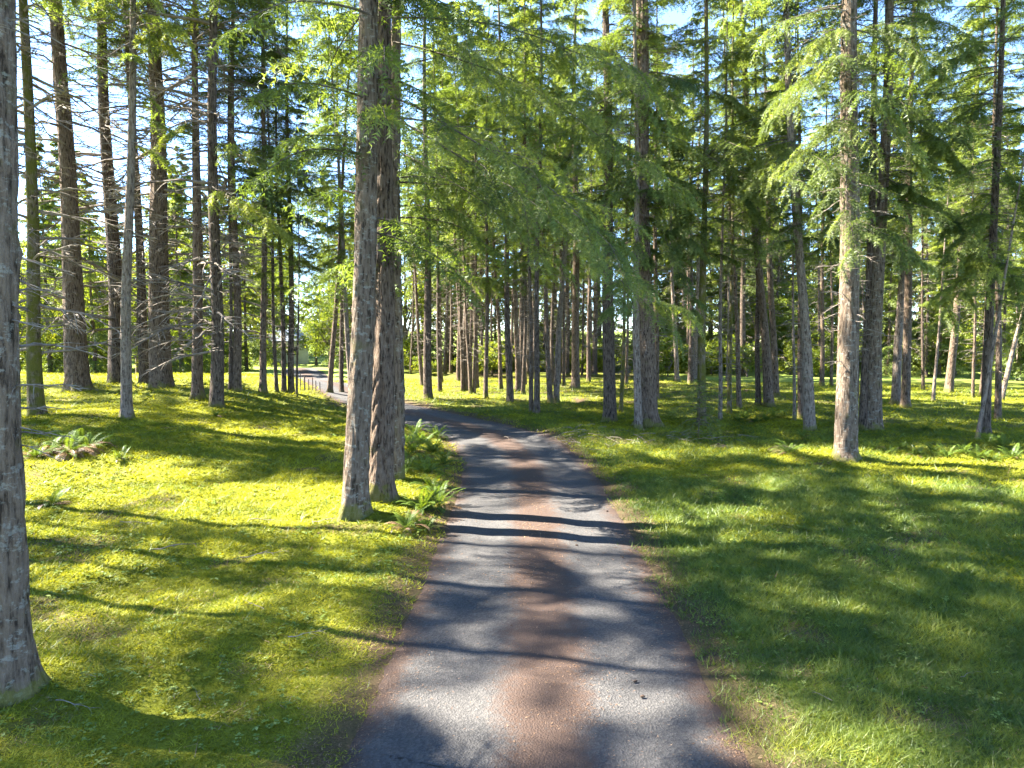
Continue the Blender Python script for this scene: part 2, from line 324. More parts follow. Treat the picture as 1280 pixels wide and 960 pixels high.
# ------------------------------------------------------------------ the trees seen in the photograph
# base x, base y, width in px, x at the row given, row, bark, crown, dead wood, label/group key
T = [
 # beside the drive and on the left lawn
 (6, 868, 64, -18, 0, 'bark_lichen', 'A', 1, 'thick lichen-spotted fir trunk rising alone from the sunny moss'),
 (444, 642, 32, 462, 0, 'bark_lichen', 'D', 0, 'front fir of the close trio beside the drive, mottled brown bark'),
 (476, 622, 29, 482, 0, 'bark', 'A', 0, 'deeply furrowed middle fir of the close trio beside the drive'),
 (494, 597, 20, 497, 0, 'bark_lichen', 'D', 0, 'rear fir of the close trio beside the drive, above the ferns'),
 (46, 520, 18, 30, 0, 'bark_mossy', 'T', 2, 'slim trunk coated in golden green moss, beside the lichen-spotted fir'),
 (98, 488, 26, 71, 0, 'bark', 'T', 2, 'stout grey-brown fir on a low mossy hump with bare limbs'),
 (148, 478, 21, 126, 0, 'bark_dark', 'T', 2, 'dark stout fir with bare black limbs behind a slim pale tree'),
 (158, 523, 14, 165, 0, 'bark_pale', 'H', 1, 'slim pale tree with a mossy collar on its trunk'),
 (182, 480, 13, 158, 0, 'bark_dark', 'T', 2, 'narrow blackish trunk pressed against a wide fir'),
 (202, 484, 26, 192, 0, 'bark', 'T', 2, 'wide straight fir with a dark trunk pressed to its side'),
 (247, 497, 14, 244, 0, 'bark', 'T', 2, 'straight brown fir standing next to a darker mossy-footed one'),
 (271, 507, 17, 266, 0, 'bark_dark', 'T', 2, 'dark fir with a green mossy foot and a pale scar band'),
 (288, 488, 5, 286, 0, 'bark_dark', 'H', 1, 'thin dark trunk tight behind a reddish brown fir'),
 (296, 489, 11, 290, 0, 'bark', 'T', 2, 'reddish brown fir before the bright meadow'),
 (329, 490, 9, 330, 0, 'bark', 'B', 1, 'slightly bent brown fir at the meadow edge'),
 (346, 490, 5, 336, 200, 'bark_dark', 'B', 1, 'LEFTTHIN'), (355, 490, 6, 347, 200, 'bark_dark', 'B', 1, 'LEFTTHIN'),
 (364, 491, 8, 361, 200, 'bark_dark', 'B', 1, 'LEFTTHIN'), (371, 496, 3, 372, 300, 'bark_dark', 'S', 1, 'pole-thin dark sapling next to the stake fence'),
 (412, 492, 7, 424, 300, 'bark', 'B', 1, 'leaning brown trunk with sunlit foot beside the far bend'),
 (427, 492, 6, 425, 300, 'bark_dark', 'B', 1, 'dark upright trunk between a leaning tree and the trio'),
 (440, 500, 7, 428, 300, 'bark_pale', 'B', 1, 'pale leaning trunk peeping out behind the front trio fir'),
 # the dense stand past the bend
 (517, 455, 4, 515, 340, 'bark', 'H', 1, 'STAND'), (528, 482, 5, 518, 340, 'bark', 'H', 1, 'STAND'),
 (535, 498, 11, 531, 0, 'bark_dark', 'B', 1, 'sturdy knobbly fir standing behind the bend of the drive'),
 (552, 477, 4, 548, 340, 'bark', 'H', 1, 'STAND'), (560, 462, 4, 558, 340, 'bark', 'H', 1, 'STAND'), (565, 460, 4, 563, 340, 'bark', 'H', 1, 'STAND'),
 (575, 458, 4, 574, 340, 'bark', 'H', 1, 'STAND'), (578, 489, 4.5, 576, 340, 'bark', 'H', 1, 'STAND'), (583, 487, 6, 574, 370, 'bark', 'H', 1, 'STAND'),
 (588, 490, 5, 591, 340, 'bark', 'H', 1, 'STAND'), (596, 485, 6, 591, 340, 'bark', 'B', 1, 'STAND'), (602, 467, 4, 601, 340, 'bark', 'H', 1, 'STAND'),
 (607, 497, 6, 608, 340, 'bark', 'B', 1, 'STAND'), (615, 470, 3, 615, 340, 'bark', 'H', 1, 'STAND'), (626, 486, 5, 620, 340, 'bark', 'H', 1, 'STAND'),
 (619, 457, 4, 618, 340, 'bark', 'H', 1, 'STAND'), (638, 503, 9, 630, 200, 'bark_dark', 'B', 1, 'STANDBIG'), (648, 489, 7, 645, 340, 'bark', 'H', 1, 'STAND'),
 (655, 455, 6, 654, 340, 'bark', 'H', 1, 'STAND'), (661, 471, 6, 659, 340, 'bark', 'H', 1, 'STAND'), (664, 515, 6, 661, 340, 'bark', 'H', 1, 'TWIN'),
 (671, 517, 8, 674, 200, 'bark_dark', 'B', 1, 'TWIN'), (688, 503, 7, 680, 340, 'bark', 'H', 1, 'slim trunk tipping away from the other leg of a V-shaped pair'),
 (695, 503, 8, 704, 340, 'bark_pale', 'H', 1, 'paler sunlit trunk of a V-shaped pair of firs'),
 (699, 481, 5, 700, 340, 'bark', 'H', 1, 'STAND'), (709, 469, 6, 709, 340, 'bark_dark', 'H', 1, 'STAND'), (720, 485, 11, 719, 200, 'bark', 'B', 1, 'STANDBIG'),
 (736, 461, 5, 736, 340, 'bark', 'H', 1, 'STAND'), (743, 470, 7, 744, 340, 'bark_dark', 'H', 1, 'STAND'),
 (763, 527, 17, 759, 200, 'bark_dark', 'B', 1, 'dark straight fir left of the furrowed clump by the mound'),
 (776, 515, 5, 782, 340, 'bark_mossy', 'H', 1, 'thin mossy trunk between the dark fir and the furrowed clump'),
 (783, 480, 4, 784, 340, 'bark', 'H', 1, 'STAND'),
 (798, 537, 10, 796, 340, 'bark_pale', 'H', 0, 'slim greyish trunk hugging the front of a furrowed fir'),
 (809, 531, 24, 806, 340, 'bark', 'B', 1, 'widest furrowed fir of the clump across the drive'),
 (820, 500, 7, 820, 340, 'bark', 'H', 1, 'STAND'), (846, 477, 6, 841, 340, 'bark_pale', 'H', 1, 'pale curving trunk lit in front of dark fir foliage'),
 # right of the drive
 (863, 480, 7, 864, 340, 'bark_dark', 'H', 1, 'dark half of a trunk pair, pale trunk touching it'), (870, 475, 7, 872, 340, 'bark_pale', 'H', 1, 'pale half of a trunk pair, dark trunk touching it'),
 (877, 533, 11, 881, 200, 'bark_mossy', 'B', 1, 'upright mossy fir with a tiny sapling at its foot'),
 (900, 526, 5, 903, 340, 'bark_pale', 'H', 1, 'pole-thin pale stem with yellow-green foot'), (909, 477, 4, 911, 340, 'bark_pale', 'H', 0, 'RIGHTTHIN'),
 (912, 516, 6, 914, 340, 'bark_mossy', 'H', 1, 'slim olive-mossed trunk next to the pole-thin pale stem'),
 (924, 510, 6, 917, 340, 'bark', 'H', 1, 'slim trunk tilting before a broad far fir'), (929, 470, 8, 929, 340, 'bark_dark', 'B', 1, 'RIGHTTHIN'),
 (948, 506, 7, 947, 340, 'bark_dark', 'H', 1, 'dark slim trunk tucked behind a leaning reddish fir'),
 (961, 507, 12, 949, 340, 'bark', 'B', 1, 'leaning reddish fir with ferns glowing at its feet'), (970, 497, 9, 964, 340, 'bark', 'H', 1, 'grey-brown fir leaning in step with a reddish fir'),
 (993, 525, 4, 993, 340, 'bark_pale', 'H', 1, 'whitish thin pole beside a sunlit curved fir'), (1001, 523, 7, 1000, 340, 'bark', 'H', 1, 'brown trunk shaded between a whitish pole and a sunlit fir'),
 (1012, 538, 14, 1001, 340, 'bark_pale', 'B', 1, 'sunlit curved fir with an orange-brown foot'),
 (1027, 483, 6, 1029, 340, 'bark', 'H', 1, 'RIGHTTHIN'), (1039, 483, 4, 1039, 340, 'bark', 'H', 1, 'RIGHTTHIN'),
 (1057, 573, 27, 1063, 100, 'bark_lichen', 'B', 1, 'big sunlit grey fir standing forward on the shaded lawn'), (1072, 500, 4, 1073, 340, 'bark', 'H', 1, 'RIGHTTHIN'),
 (1080, 537, 12, 1086, 340, 'bark_dark', 'B', 1, 'shadowy trunk touching a sunlit fir with a golden moss foot'), (1092, 536, 18, 1104, 200, 'bark_lichen', 'B', 1, 'sunlit fir with a golden moss foot and branch shadows'),
 (1120, 505, 11, 1128, 340, 'bark_pale', 'B', 1, 'TWINR'), (1132, 510, 11, 1136, 300, 'bark', 'B', 1, 'TWINR'),
 (1154, 488, 4, 1153, 340, 'bark_dark', 'H', 1, 'RIGHTTHIN'), (1158, 472, 4, 1159, 340, 'bark_dark', 'H', 1, 'RIGHTTHIN'),
 (1166, 502, 4, 1177, 360, 'bark_pale', 'S', 0, 'thin tan stem slanting alone on the bright moss'),
 (1186, 490, 10, 1196, 380, 'bark', 'B', 1, 'forked-footed brown trunk before the pale meadow'),
 (1216, 497, 4, 1217, 380, 'bark', 'H', 1, 'RIGHTTHIN'), (1226, 494, 4, 1232, 380, 'bark', 'H', 1, 'RIGHTTHIN'),
 (1231, 543, 12, 1250, 100, 'bark_dark', 'B', 1, 'dark fir with a pale stick-like trunk crossing its foot'), (1221, 550, 5, 1244, 415, 'bark_pale', 'S', 0, 'pale thin trunk leaning across a dark fir'),
 (1247, 524, 8, 1246, 300, 'bark', 'B', 1, 'brown fir between a dark fir and a slanting pale stem'), (1251, 500, 6, 1280, 393, 'bark_pale', 'S', 0, 'steeply slanting pale stem at the meadow side'),
 (1256, 472, 4, 1258, 340, 'bark', 'H', 1, 'RIGHTTHIN'),
]
_r = random.Random(21)
for _k in range(34):                                                   # the many slim far trunks that close the view
    _u = _r.uniform(505, 860) if _k < 22 else _r.uniform(860, 1280); _v = _r.uniform(455, 472)
    T.append((_u, _v, _r.uniform(2.6, 4.6), _u + _r.uniform(-6, 6), 340, _r.choice(['bark', 'bark_dark', 'bark_pale']), 'H', 1, 'STAND' if _k < 22 else 'RIGHTTHIN'))
for _k in range(18):
    _u = _r.uniform(535, 770); _v = _r.uniform(472, 494)
    T.append((_u, _v, _r.uniform(3.4, 5.6), _u + _r.uniform(-8, 8), 340, _r.choice(['bark', 'bark_dark']), 'H', 1, 'STAND'))
SHARED = {
 'LEFTTHIN': ('thin dark trunk of the row in front of the gravel bend', 'thin trunks before the far gravel bend'),
 'STAND': ('thin fir trunk in the dense stand past the bend', 'thin firs of the dense stand'),
 'STANDBIG': ('thicker fir trunk among the thin ones of the dense stand', 'thicker firs of the dense stand'),
 'TWIN': ('one of two touching trunks at the grassy edge past the bend', 'touching pair past the bend'),
 'RIGHTTHIN': ('thin far trunk between the mossy grove and the pale meadow', 'thin trunks at the grove edge'),
 'TWINR': ('one of two sunlit trunks growing from a single foot', 'sunlit twin trunks'),
}
TP = []
for i, t in enumerate(T):
    x, y, z = hit(t[0], t[1]); TP.append((x, y, z))
MOUND += [(TP[0][0], TP[0][1], .06, .7), (TP[1][0], TP[1][1], .12, .8), (TP[2][0], TP[2][1], .12, .8), (TP[3][0], TP[3][1], .1, .8), (TP[5][0], TP[5][1], .2, 1.3)]
for (u, v) in ((1057, 573), (1092, 536), (809, 531)):
    p = hit(u, v); MOUND.append((p[0], p[1], .12, .9))
TP = [hit(t[0], t[1]) for t in T]

# ------------------------------------------------------------------ ground sheet and drive
def axis(lo, hi, fine_lo, fine_hi, step, grow):
    a = list(np.arange(fine_lo, fine_hi, step)); s = step; v = a[-1]
    while v < hi: s *= grow; v += s; a.append(v)
    s = step; v = a[0]; b = []
    while v > lo: s *= grow; v -= s; b.append(v)
    return np.array(b[::-1] + a)
gx = axis(-900, 900, -9, 9, .11, 1.055); gy = axis(-60, 1500, 2.5, 15, .11, 1.035)
X, Y = np.meshgrid(gx, gy); Z = ground_h(X.ravel(), Y.ravel()).reshape(X.shape)
nx, ny = len(gx), len(gy)
idx = np.arange(nx * ny).reshape(ny, nx)
Fq = np.stack([idx[:-1, :-1], idx[:-1, 1:], idx[1:, 1:], idx[1:, :-1]], -1).reshape(-1, 4)
me = mesh_np('ground', np.stack([X, Y, Z], -1).reshape(-1, 3), Fq, M['ground'], True)
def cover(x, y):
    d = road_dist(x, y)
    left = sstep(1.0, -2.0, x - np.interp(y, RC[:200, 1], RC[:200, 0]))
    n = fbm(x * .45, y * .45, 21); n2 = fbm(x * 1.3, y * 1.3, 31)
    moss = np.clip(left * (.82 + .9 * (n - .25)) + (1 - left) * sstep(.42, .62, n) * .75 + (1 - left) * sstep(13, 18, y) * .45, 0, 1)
    lit = np.clip(sstep(.56, .70, n2) * .7 + .9 * sstep(HW + .55, HW + .05, d + .9 * (n2 - .45)), 0, 1)
    lit = np.clip(lit + .5 * sstep(27, 33, y) * sstep(-8, -4, x) * sstep(18, 12, x) * sstep(.3, .5, n2), 0, 1)
    mead = sstep(41, 50, y + 4 * (n - .5)) * np.clip(sstep(-8, -12, x) + sstep(9, 14, x), 0, 1)
    mead = np.maximum(mead, sstep(75, 90, y))
    return moss, lit, mead
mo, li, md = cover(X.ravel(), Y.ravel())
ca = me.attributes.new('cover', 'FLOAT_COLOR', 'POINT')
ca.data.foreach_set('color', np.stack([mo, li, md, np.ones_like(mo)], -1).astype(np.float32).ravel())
add('ground', me, kind='structure')

seg = RC
tan = nrm(np.gradient(seg, axis=0)); nor = np.stack([tan[:, 1], -tan[:, 0]], -1)
ac = np.linspace(-1, 1, 33)
edge = .10 * (fbm(np.arange(len(seg)) * .8, np.zeros(len(seg)), 3) - .4)
PX = seg[:, None, 0] + nor[:, None, 0] * ac[None] * (HW + edge[:, None]); PY = seg[:, None, 1] + nor[:, None, 1] * ac[None] * (HW + edge[:, None])
rz = road_h(PX, PY) + .03 * (1 - ac[None] ** 2) - .022 * np.exp(-((np.abs(ac[None]) - .47) / .16) ** 2) + .008 * (vnoise(PX * 6, PY * 6, 2) - .5)
rz = rz - .05 * (np.abs(ac[None]) > .97)
n0, n1 = PX.shape; idx = np.arange(n0 * n1).reshape(n0, n1)
Fq = np.stack([idx[:-1, :-1], idx[:-1, 1:], idx[1:, 1:], idx[1:, :-1]], -1).reshape(-1, 4)
me = mesh_np('driveway', np.stack([PX, PY, rz], -1).reshape(-1, 3), Fq, M['road'], True)
at = me.attributes.new('across', 'FLOAT', 'POINT'); at.data.foreach_set('value', np.broadcast_to(ac, PX.shape).astype(np.float32).ravel())
add('driveway', me, kind='structure')

# ------------------------------------------------------------------ tree pieces
def trunk_mesh(name, H, r0, mat, seed, hero=0):
    sides, rings = ((90, 300) if hero == 2 else (48, 160) if hero == 1 else (18, 44))
    s = np.linspace(0, 1, rings); z = -.35 + (H + .35) * s ** (1.9 if hero else 1.5)
    th = np.linspace(0, 2 * np.pi, sides, endpoint=False)
    zz, tt = np.meshgrid(z, th, indexing='ij')
    zc = np.clip(zz, 0, None)
    r = r0 * np.maximum(.02, (1 - .95 * (zc / H) ** .95)) * (1 + .10 * np.exp(-zc / 1.2))
    g = np.random.default_rng(seed); ph = g.random(4) * 6.28
    lob = np.clip(.5 + .42 * np.cos(3 * tt + ph[0] + .8 * np.sin(tt + ph[1])) + .30 * np.cos(5 * tt + ph[2]), 0, 1.3)
    r = r * (1 + (.10 + .75 * lob ** 2) * np.exp(-np.clip(zz + .10, 0, None) / (.10 + .40 * r0)))
    r = r * (1 + .035 * np.sin(2 * tt + ph[2] + zz * .4) + .03 * np.sin(3 * tt + zz * 1.1 + ph[3]))
    cx, sx = np.cos(tt), np.sin(tt)
    if hero:
        k = r0 * 13
        a = np.abs(vnoise(cx * k * 1.0 + 40 + sx * k * 1.7, zz * 2.6 + sx * k * .9, seed) - .5) * 2
        b = vnoise(cx * k * 2 + 7 - sx * k * 2.9, zz * 9 + 3, seed + 5)
        c = vnoise(tt * 2.2, zz * 1.6, seed + 9)
        amp = .034 if mat is M['bark'] else .018
        r = r + amp * (np.clip(a * 2.2, 0, 1) - .5) + .007 * (b - .5) + .02 * (c - .5)
        for q in range(26):                                            # knots and branch collars
            kz, kt = .6 + g.random() * 8, g.random() * 6.28
            dt = np.angle(np.exp(1j * (tt - kt))) * r0
            r = r + (.016 + .014 * g.random()) * np.exp(-(dt / .05) ** 2 - ((zz - kz) / .045) ** 2)
    bx = .05 * np.sin(zz * .45 + ph[0]) * np.clip(zz / 3, 0, 1); by = .05 * np.sin(zz * .38 + ph[1]) * np.clip(zz / 3, 0, 1)
    V = np.stack([r * cx + bx, r * sx + by, zz], -1).reshape(-1, 3)
    idx = np.arange(rings * sides).reshape(rings, sides); j2 = np.roll(idx, -1, 1)
    Fq = np.stack([idx[:-1], j2[:-1], j2[1:], idx[1:]], -1).reshape(-1, 4)
    return mesh_np(name, V, Fq, mat, True)

def bough(geo, p0, az, L, rise, droop, g, nsec=26, nbl=9, bl=.075, bw=.022, sag=.55, wood=.02, tb=.5, bare=.12, slen=.30):
    """one live bough: woody axis, side sprays hanging a little, blades of needles in two rows"""
    ca_, sa_ = math.cos(az), math.sin(az)
    def axisp(t):
        lat = .06 * L * np.sin(t * 3 + az * 5)
        x = L * t; z = rise * L * t - droop * L * t * t + .022 * L * np.sin(t * 9 + az * 7) * t
        return np.stack([p0[0] + x * ca_ - lat * sa_, p0[1] + x * sa_ + lat * ca_, p0[2] + z], -1)
    tt = np.linspace(0, 1, 9)
    V, Fc = tube(axisp(tt), (.6 + .4 * (L < 3)) * wood * (1 - .85 * tt), 4); geo.put(V, Fc, 1, .5)
    t = np.linspace(bare, 1, nsec) + g.normal(0, .012, nsec); t = np.clip(t, .05, 1)
    side = np.where(np.arange(nsec) % 2 == 0, 1., -1.)
    P = axisp(t); T_ = nrm(axisp(t + .02) - P)
    Sd = np.array([-sa_, ca_, 0.])[None] * side[:, None]
    ang = g.uniform(.75, 1.25, nsec)[:, None]
    ang[-1] = .05
    D = nrm(np.cos(ang) * T_ + np.sin(ang) * Sd + np.array([0, 0, 1.]) * g.normal(-.06, .14, nsec)[:, None])
    ln = L * slen * (1.05 - .62 * t) * g.uniform(.55, 1.2, nsec) + .12
    s = np.linspace(.08, 1, nbl)
    sg = sag * g.uniform(.3, 1.5, nsec)
    C = P[:, None] + D[:, None] * (ln[:, None] * s[None])[..., None] + np.array([0, 0, -1.]) * ((sg * ln)[:, None] * s[None] ** 2)[..., None]
    dv = D[:, None] - np.array([0, 0, 1.]) * (2 * sg[:, None] * s[None])[..., None]
    dv = nrm(dv)
    pr = nrm(np.cross(dv, np.array([0, 0, 1.]) + 0 * dv) + g.normal(0, .35, dv.shape))
    # thin spray stem
    st = np.stack([C[:, 0], C[:, 0] + np.array([0, 0, .006]), C[:, -1]], 1).reshape(-1, 3)
    geo.put(st, np.arange(len(st)).reshape(-1, 3), 1, .4)
    b2 = []; tn = []
    for sd in (1, -1):
        bd = nrm(.62 * dv + sd * pr * .8 + g.normal(0, .22, dv.shape) + np.array([0, 0, -.12]))
        l_ = bl * (1.15 - .55 * s[None, :, None]) * g.uniform(.65, 1.35, (nsec, nbl, 1))
        w_ = bw * g.uniform(.7, 1.3, (nsec, nbl, 1))
        A = C - dv * w_ * .5; B = C + dv * w_ * .5; Tp = C + bd * l_
        b2.append(np.stack([A, B, Tp], 2).reshape(-1, 3))
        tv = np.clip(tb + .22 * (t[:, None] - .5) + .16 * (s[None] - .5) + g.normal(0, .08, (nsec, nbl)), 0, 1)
        tn.append(np.repeat(tv.reshape(-1), 3))
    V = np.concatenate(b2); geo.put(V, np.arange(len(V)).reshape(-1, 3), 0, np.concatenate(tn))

def dead_limb(geo, p0, az, L, rise, droop, g, r=.018, ntw=6, tint=.5):
    ca_, sa_ = math.cos(az), math.sin(az)
    tt = np.linspace(0, 1, 7)
    lat = np.cumsum(g.normal(0, .03 * L, 7)); lat -= lat[0]; up = np.cumsum(g.normal(0, .018 * L, 7)); up -= up[0]
    P = np.stack([p0[0] + L * tt * ca_ - lat * sa_, p0[1] + L * tt * sa_ + lat * ca_, p0[2] + rise * L * tt - droop * L * tt ** 2 + up], -1)
    V, Fc = tube(P, r * (1 - .82 * tt), 4); geo.put(V, Fc, 0, tint)
    for k in range(ntw):
        q = g.uniform(.25, .98); i = min(5, int(q * 6)); b = P[i] + (P[i + 1] - P[i]) * (q * 6 - i)
        a2 = az + g.choice([-1, 1]) * g.uniform(.4, 1.2); l2 = L * g.uniform(.12, .38) * (1.2 - .6 * q)
        e = b + np.array([math.cos(a2), math.sin(a2), g.uniform(-.55, .15)]) * l2
        m_ = (b + e) / 2 + np.array([0, 0, .06 * l2])
        V, Fc = tube(np.stack([b, m_, e]), np.array([.4, .28, .1]) * r, 3); geo.put(V, Fc, 0, tint)

HREF = 26.0
def crown_mesh(name, seed, z0, n, Rmax, mat, top=26.0, shape='fir', tb=.45, nsec=26, nbl=9, bl=.085, bw=.026, thin=0.0, low=0):
    g = np.random.default_rng(seed); geo = Geo()
    zs = z0 + (top - .6 - z0) * (np.arange(n) + g.random(n)) / n
    for k, z in enumerate(zs):
        f = (z - z0) / (top - z0)
        if g.random() < thin * (1 - f): continue
        prof = (min(1, .55 + 2.2 * f) * (1 - f) ** .75) if shape == 'fir' else (1 - f) ** .8
        L = max(.35, Rmax * prof * g.uniform(.6, 1.2))
        k_ = .45 + .55 * min(1, L / 2.0)
        bough(geo, (0, 0, z), g.random() * 6.283, L, g.uniform(-.05, .28) + .35 * f, g.uniform(.28, .62) * (1 - .5 * f), g,
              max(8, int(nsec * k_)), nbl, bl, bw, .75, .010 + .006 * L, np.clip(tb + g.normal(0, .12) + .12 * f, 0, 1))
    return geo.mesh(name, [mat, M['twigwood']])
def dead_mesh(name, seed, z0, z1, n, Lmax, r=.018, ntw=6):
    g = np.random.default_rng(seed); geo = Geo()
    for k in range(n):
        z = z0 + (z1 - z0) * (k + g.random()) / n
        L = Lmax * g.uniform(.3, 1.0) * (.45 + .55 * (z - z0) / (z1 - z0))
        dead_limb(geo, (0, 0, z), g.random() * 6.283, L, g.uniform(-.1, .25), g.uniform(.1, .45), g, r * (.5 + .5 * L / Lmax) * g.uniform(.7, 1.2), ntw)
    return geo.mesh(name, M['deadwood'])
CROWN = {
 'A': [crown_mesh('high_crown', 10 + k, 9.5, 80, 3.2, M['needles'], nsec=44, nbl=13, bl=.115, bw=.028) for k in range(2)],
 'B': [crown_mesh('mid_crown', 20 + k, 6.6, 76, 3.0, M['needles'], thin=.42, nsec=44, nbl=13, bl=.115, bw=.028) for k in range(3)],
 'H': [crown_mesh('slim_crown', 30 + k, 9.0, 54, 2.3, M['needles'], thin=.40, nsec=40, nbl=12, bl=.115, bw=.030) for k in range(3)],
 'D': [crown_mesh('loose_crown', 37 + k, 4.2, 84, 3.0, M['needles'], thin=.6, nsec=34, nbl=11, bl=.13, bw=.036) for k in range(2)],
 'P': [crown_mesh('porous_crown', 33 + k, 5.0, 54, 2.6, M['needles'], thin=.3, nsec=30, nbl=9, bl=.13, bw=.036) for k in range(2)],  # sparse crown shaped to dapple the lawn, for unseen firs only
 'T': [crown_mesh('top_crown', 35 + k, 13.0, 66, 3.4, M['needles'], nsec=40, nbl=12, bl=.12, bw=.030) for k in range(2)],
 'S': [crown_mesh('sapling_crown', 40 + k, 8.0, 34, 1.6, M['needles'], nsec=30, bl=.12, bw=.034) for k in range(2)],
}
DEAD = [dead_mesh('bare_twigs', 50 + k, 2.2, 14.0, 105, 2.0, .020, 9) for k in range(3)]
LIMB = []
for k in range(8):
    g_ = np.random.default_rng(60 + k); geo = Geo()
    dead_limb(geo, (0, 0, 0), 0, 1.0, g_.uniform(-.05, .2), g_.uniform(.1, .4), g_, .019, 14)
    LIMB.append(geo.mesh('limb', M['deadwood']))
tree_roots = []
def make_tree(name, pos, dia, H, lean_x, bark, crown, dead, label, group=None, seed=0, hero=0, cat='tree', lean_y=0.0, crown_scale=1.0):
    root = add(name, None, label=label, category=cat, group=group)
    root.location = (pos[0], pos[1], pos[2] - .02); root.rotation_euler = (lean_y, lean_x, 0)
    tr = add('trunk', trunk_mesh('trunk', H, dia / 2, M[bark], seed, hero), root)
    g = random.Random(seed)
    if crown:
        c = add('crown', CROWN[crown][seed % len(CROWN[crown])], root)
        c.rotation_euler[2] = g.random() * 6.283; q = crown_scale * g.uniform(.85, 1.15); c.scale = (q, q, H / HREF)
    if dead:
        d = add('twigs', DEAD[seed % 3], root, kind='stuff')
        d.rotation_euler[2] = g.random() * 6.283; q = g.uniform(.8, 1.1) * min(1.1, .6 + dia * .9); d.scale = (q, q, H / HREF)
    if dead == 2:                                                      # the long bare limbs, one by one
        for k in range(56):
            z = 1.8 + 13.5 * (k + g.random()) / 56; q = g.uniform(.9, 3.4)
            l = add('limb', LIMB[g.randrange(8)], root); l.location = (0, 0, z); l.rotation_euler = (g.uniform(-.5, .5), g.uniform(-.2, .25), g.random() * 6.283); l.scale = (q, q, q)
    return root
for i, (t, p) in enumerate(zip(T, TP)):
    bx, by, w, tx, ty, bark, crown, dead, key = t
    D = p[1]
    dia = w / F * D * .97
    top = on_plane_y(tx, ty, D)
    lean = math.atan2(top[0] - p[0], top[2] - p[2])
    H = min(27.5, max(13.0, 15 + 24 * dia))
    if crown == 'S': H = 11 + 10 * dia
    label, group = SHARED.get(key, (key, None))
    if key in ('STAND', 'RIGHTTHIN'):
        hue = {'bark_pale': 'pale ', 'bark_dark': 'blackish '}.get(bark, 'brown '); label = hue + label; group = hue + group
    hero = 2 if i < 3 else 1 if (w >= 24 or i == 3) else 0
    r = make_tree('fir_tree', p, dia, H, lean, bark, crown, dead, label, group, seed=100 + i, hero=hero)
    tree_roots.append((r, p, D))

# unseen firs: left ones added to shade lawn and drive, others extend the grove
OFF = [(-22.0, 9.8, .5, 'A'), (-10.5, 5.6, .3, 'A'), (-16.0, 18.5, .4, 'A'), (-22.5, 20.5, .5, 'A'), (-27.5, 22.5, .6, 'A'), (-30.0, 27.0, .6, 'A'), (-33.0, 31.0, .5, 'A'),
       (-14.5, 1.5, .5, 'A'), (-21.0, 3.0, .5, 'A'), (-8.0, -1.5, .5, 'A'), (-9.4, 10.6, .24, 'A'), (-11.5, 12.8, .22, 'T'), (-9.6, 9.0, .20, 'T'),
       (-15.0, 11.4, .20, 'P'), (-21.0, 11.6, .24, 'P'), (-24.5, 14.2, .28, 'P'), (-17.5, 9.0, .2, 'P'), (-20.0, 14.0, .26, 'P'), 
       (15.5, 16.0, .5, 'B'), (12.5, 9.5, .5, 'B'), (19.0, 21.0, .5, 'B'), (22.0, 27.0, .55, 'B'), (15.0, 4.0, .5, 'B'), (27.0, 33.0, .5, 'B')]
for i, (x, y, d, cr) in enumerate(OFF):
    z = float(ground_h(x, y))
    make_tree('fir_tree', (x, y, z), d, 25.5 + 2.5 * d + (i % 3) * .6, random.uniform(-.02, .02), 'bark' if i % 2 else 'bark_lichen', cr, 1,
              'brown fir added out of view off to one side', 'firs around the clearing', seed=300 + i)

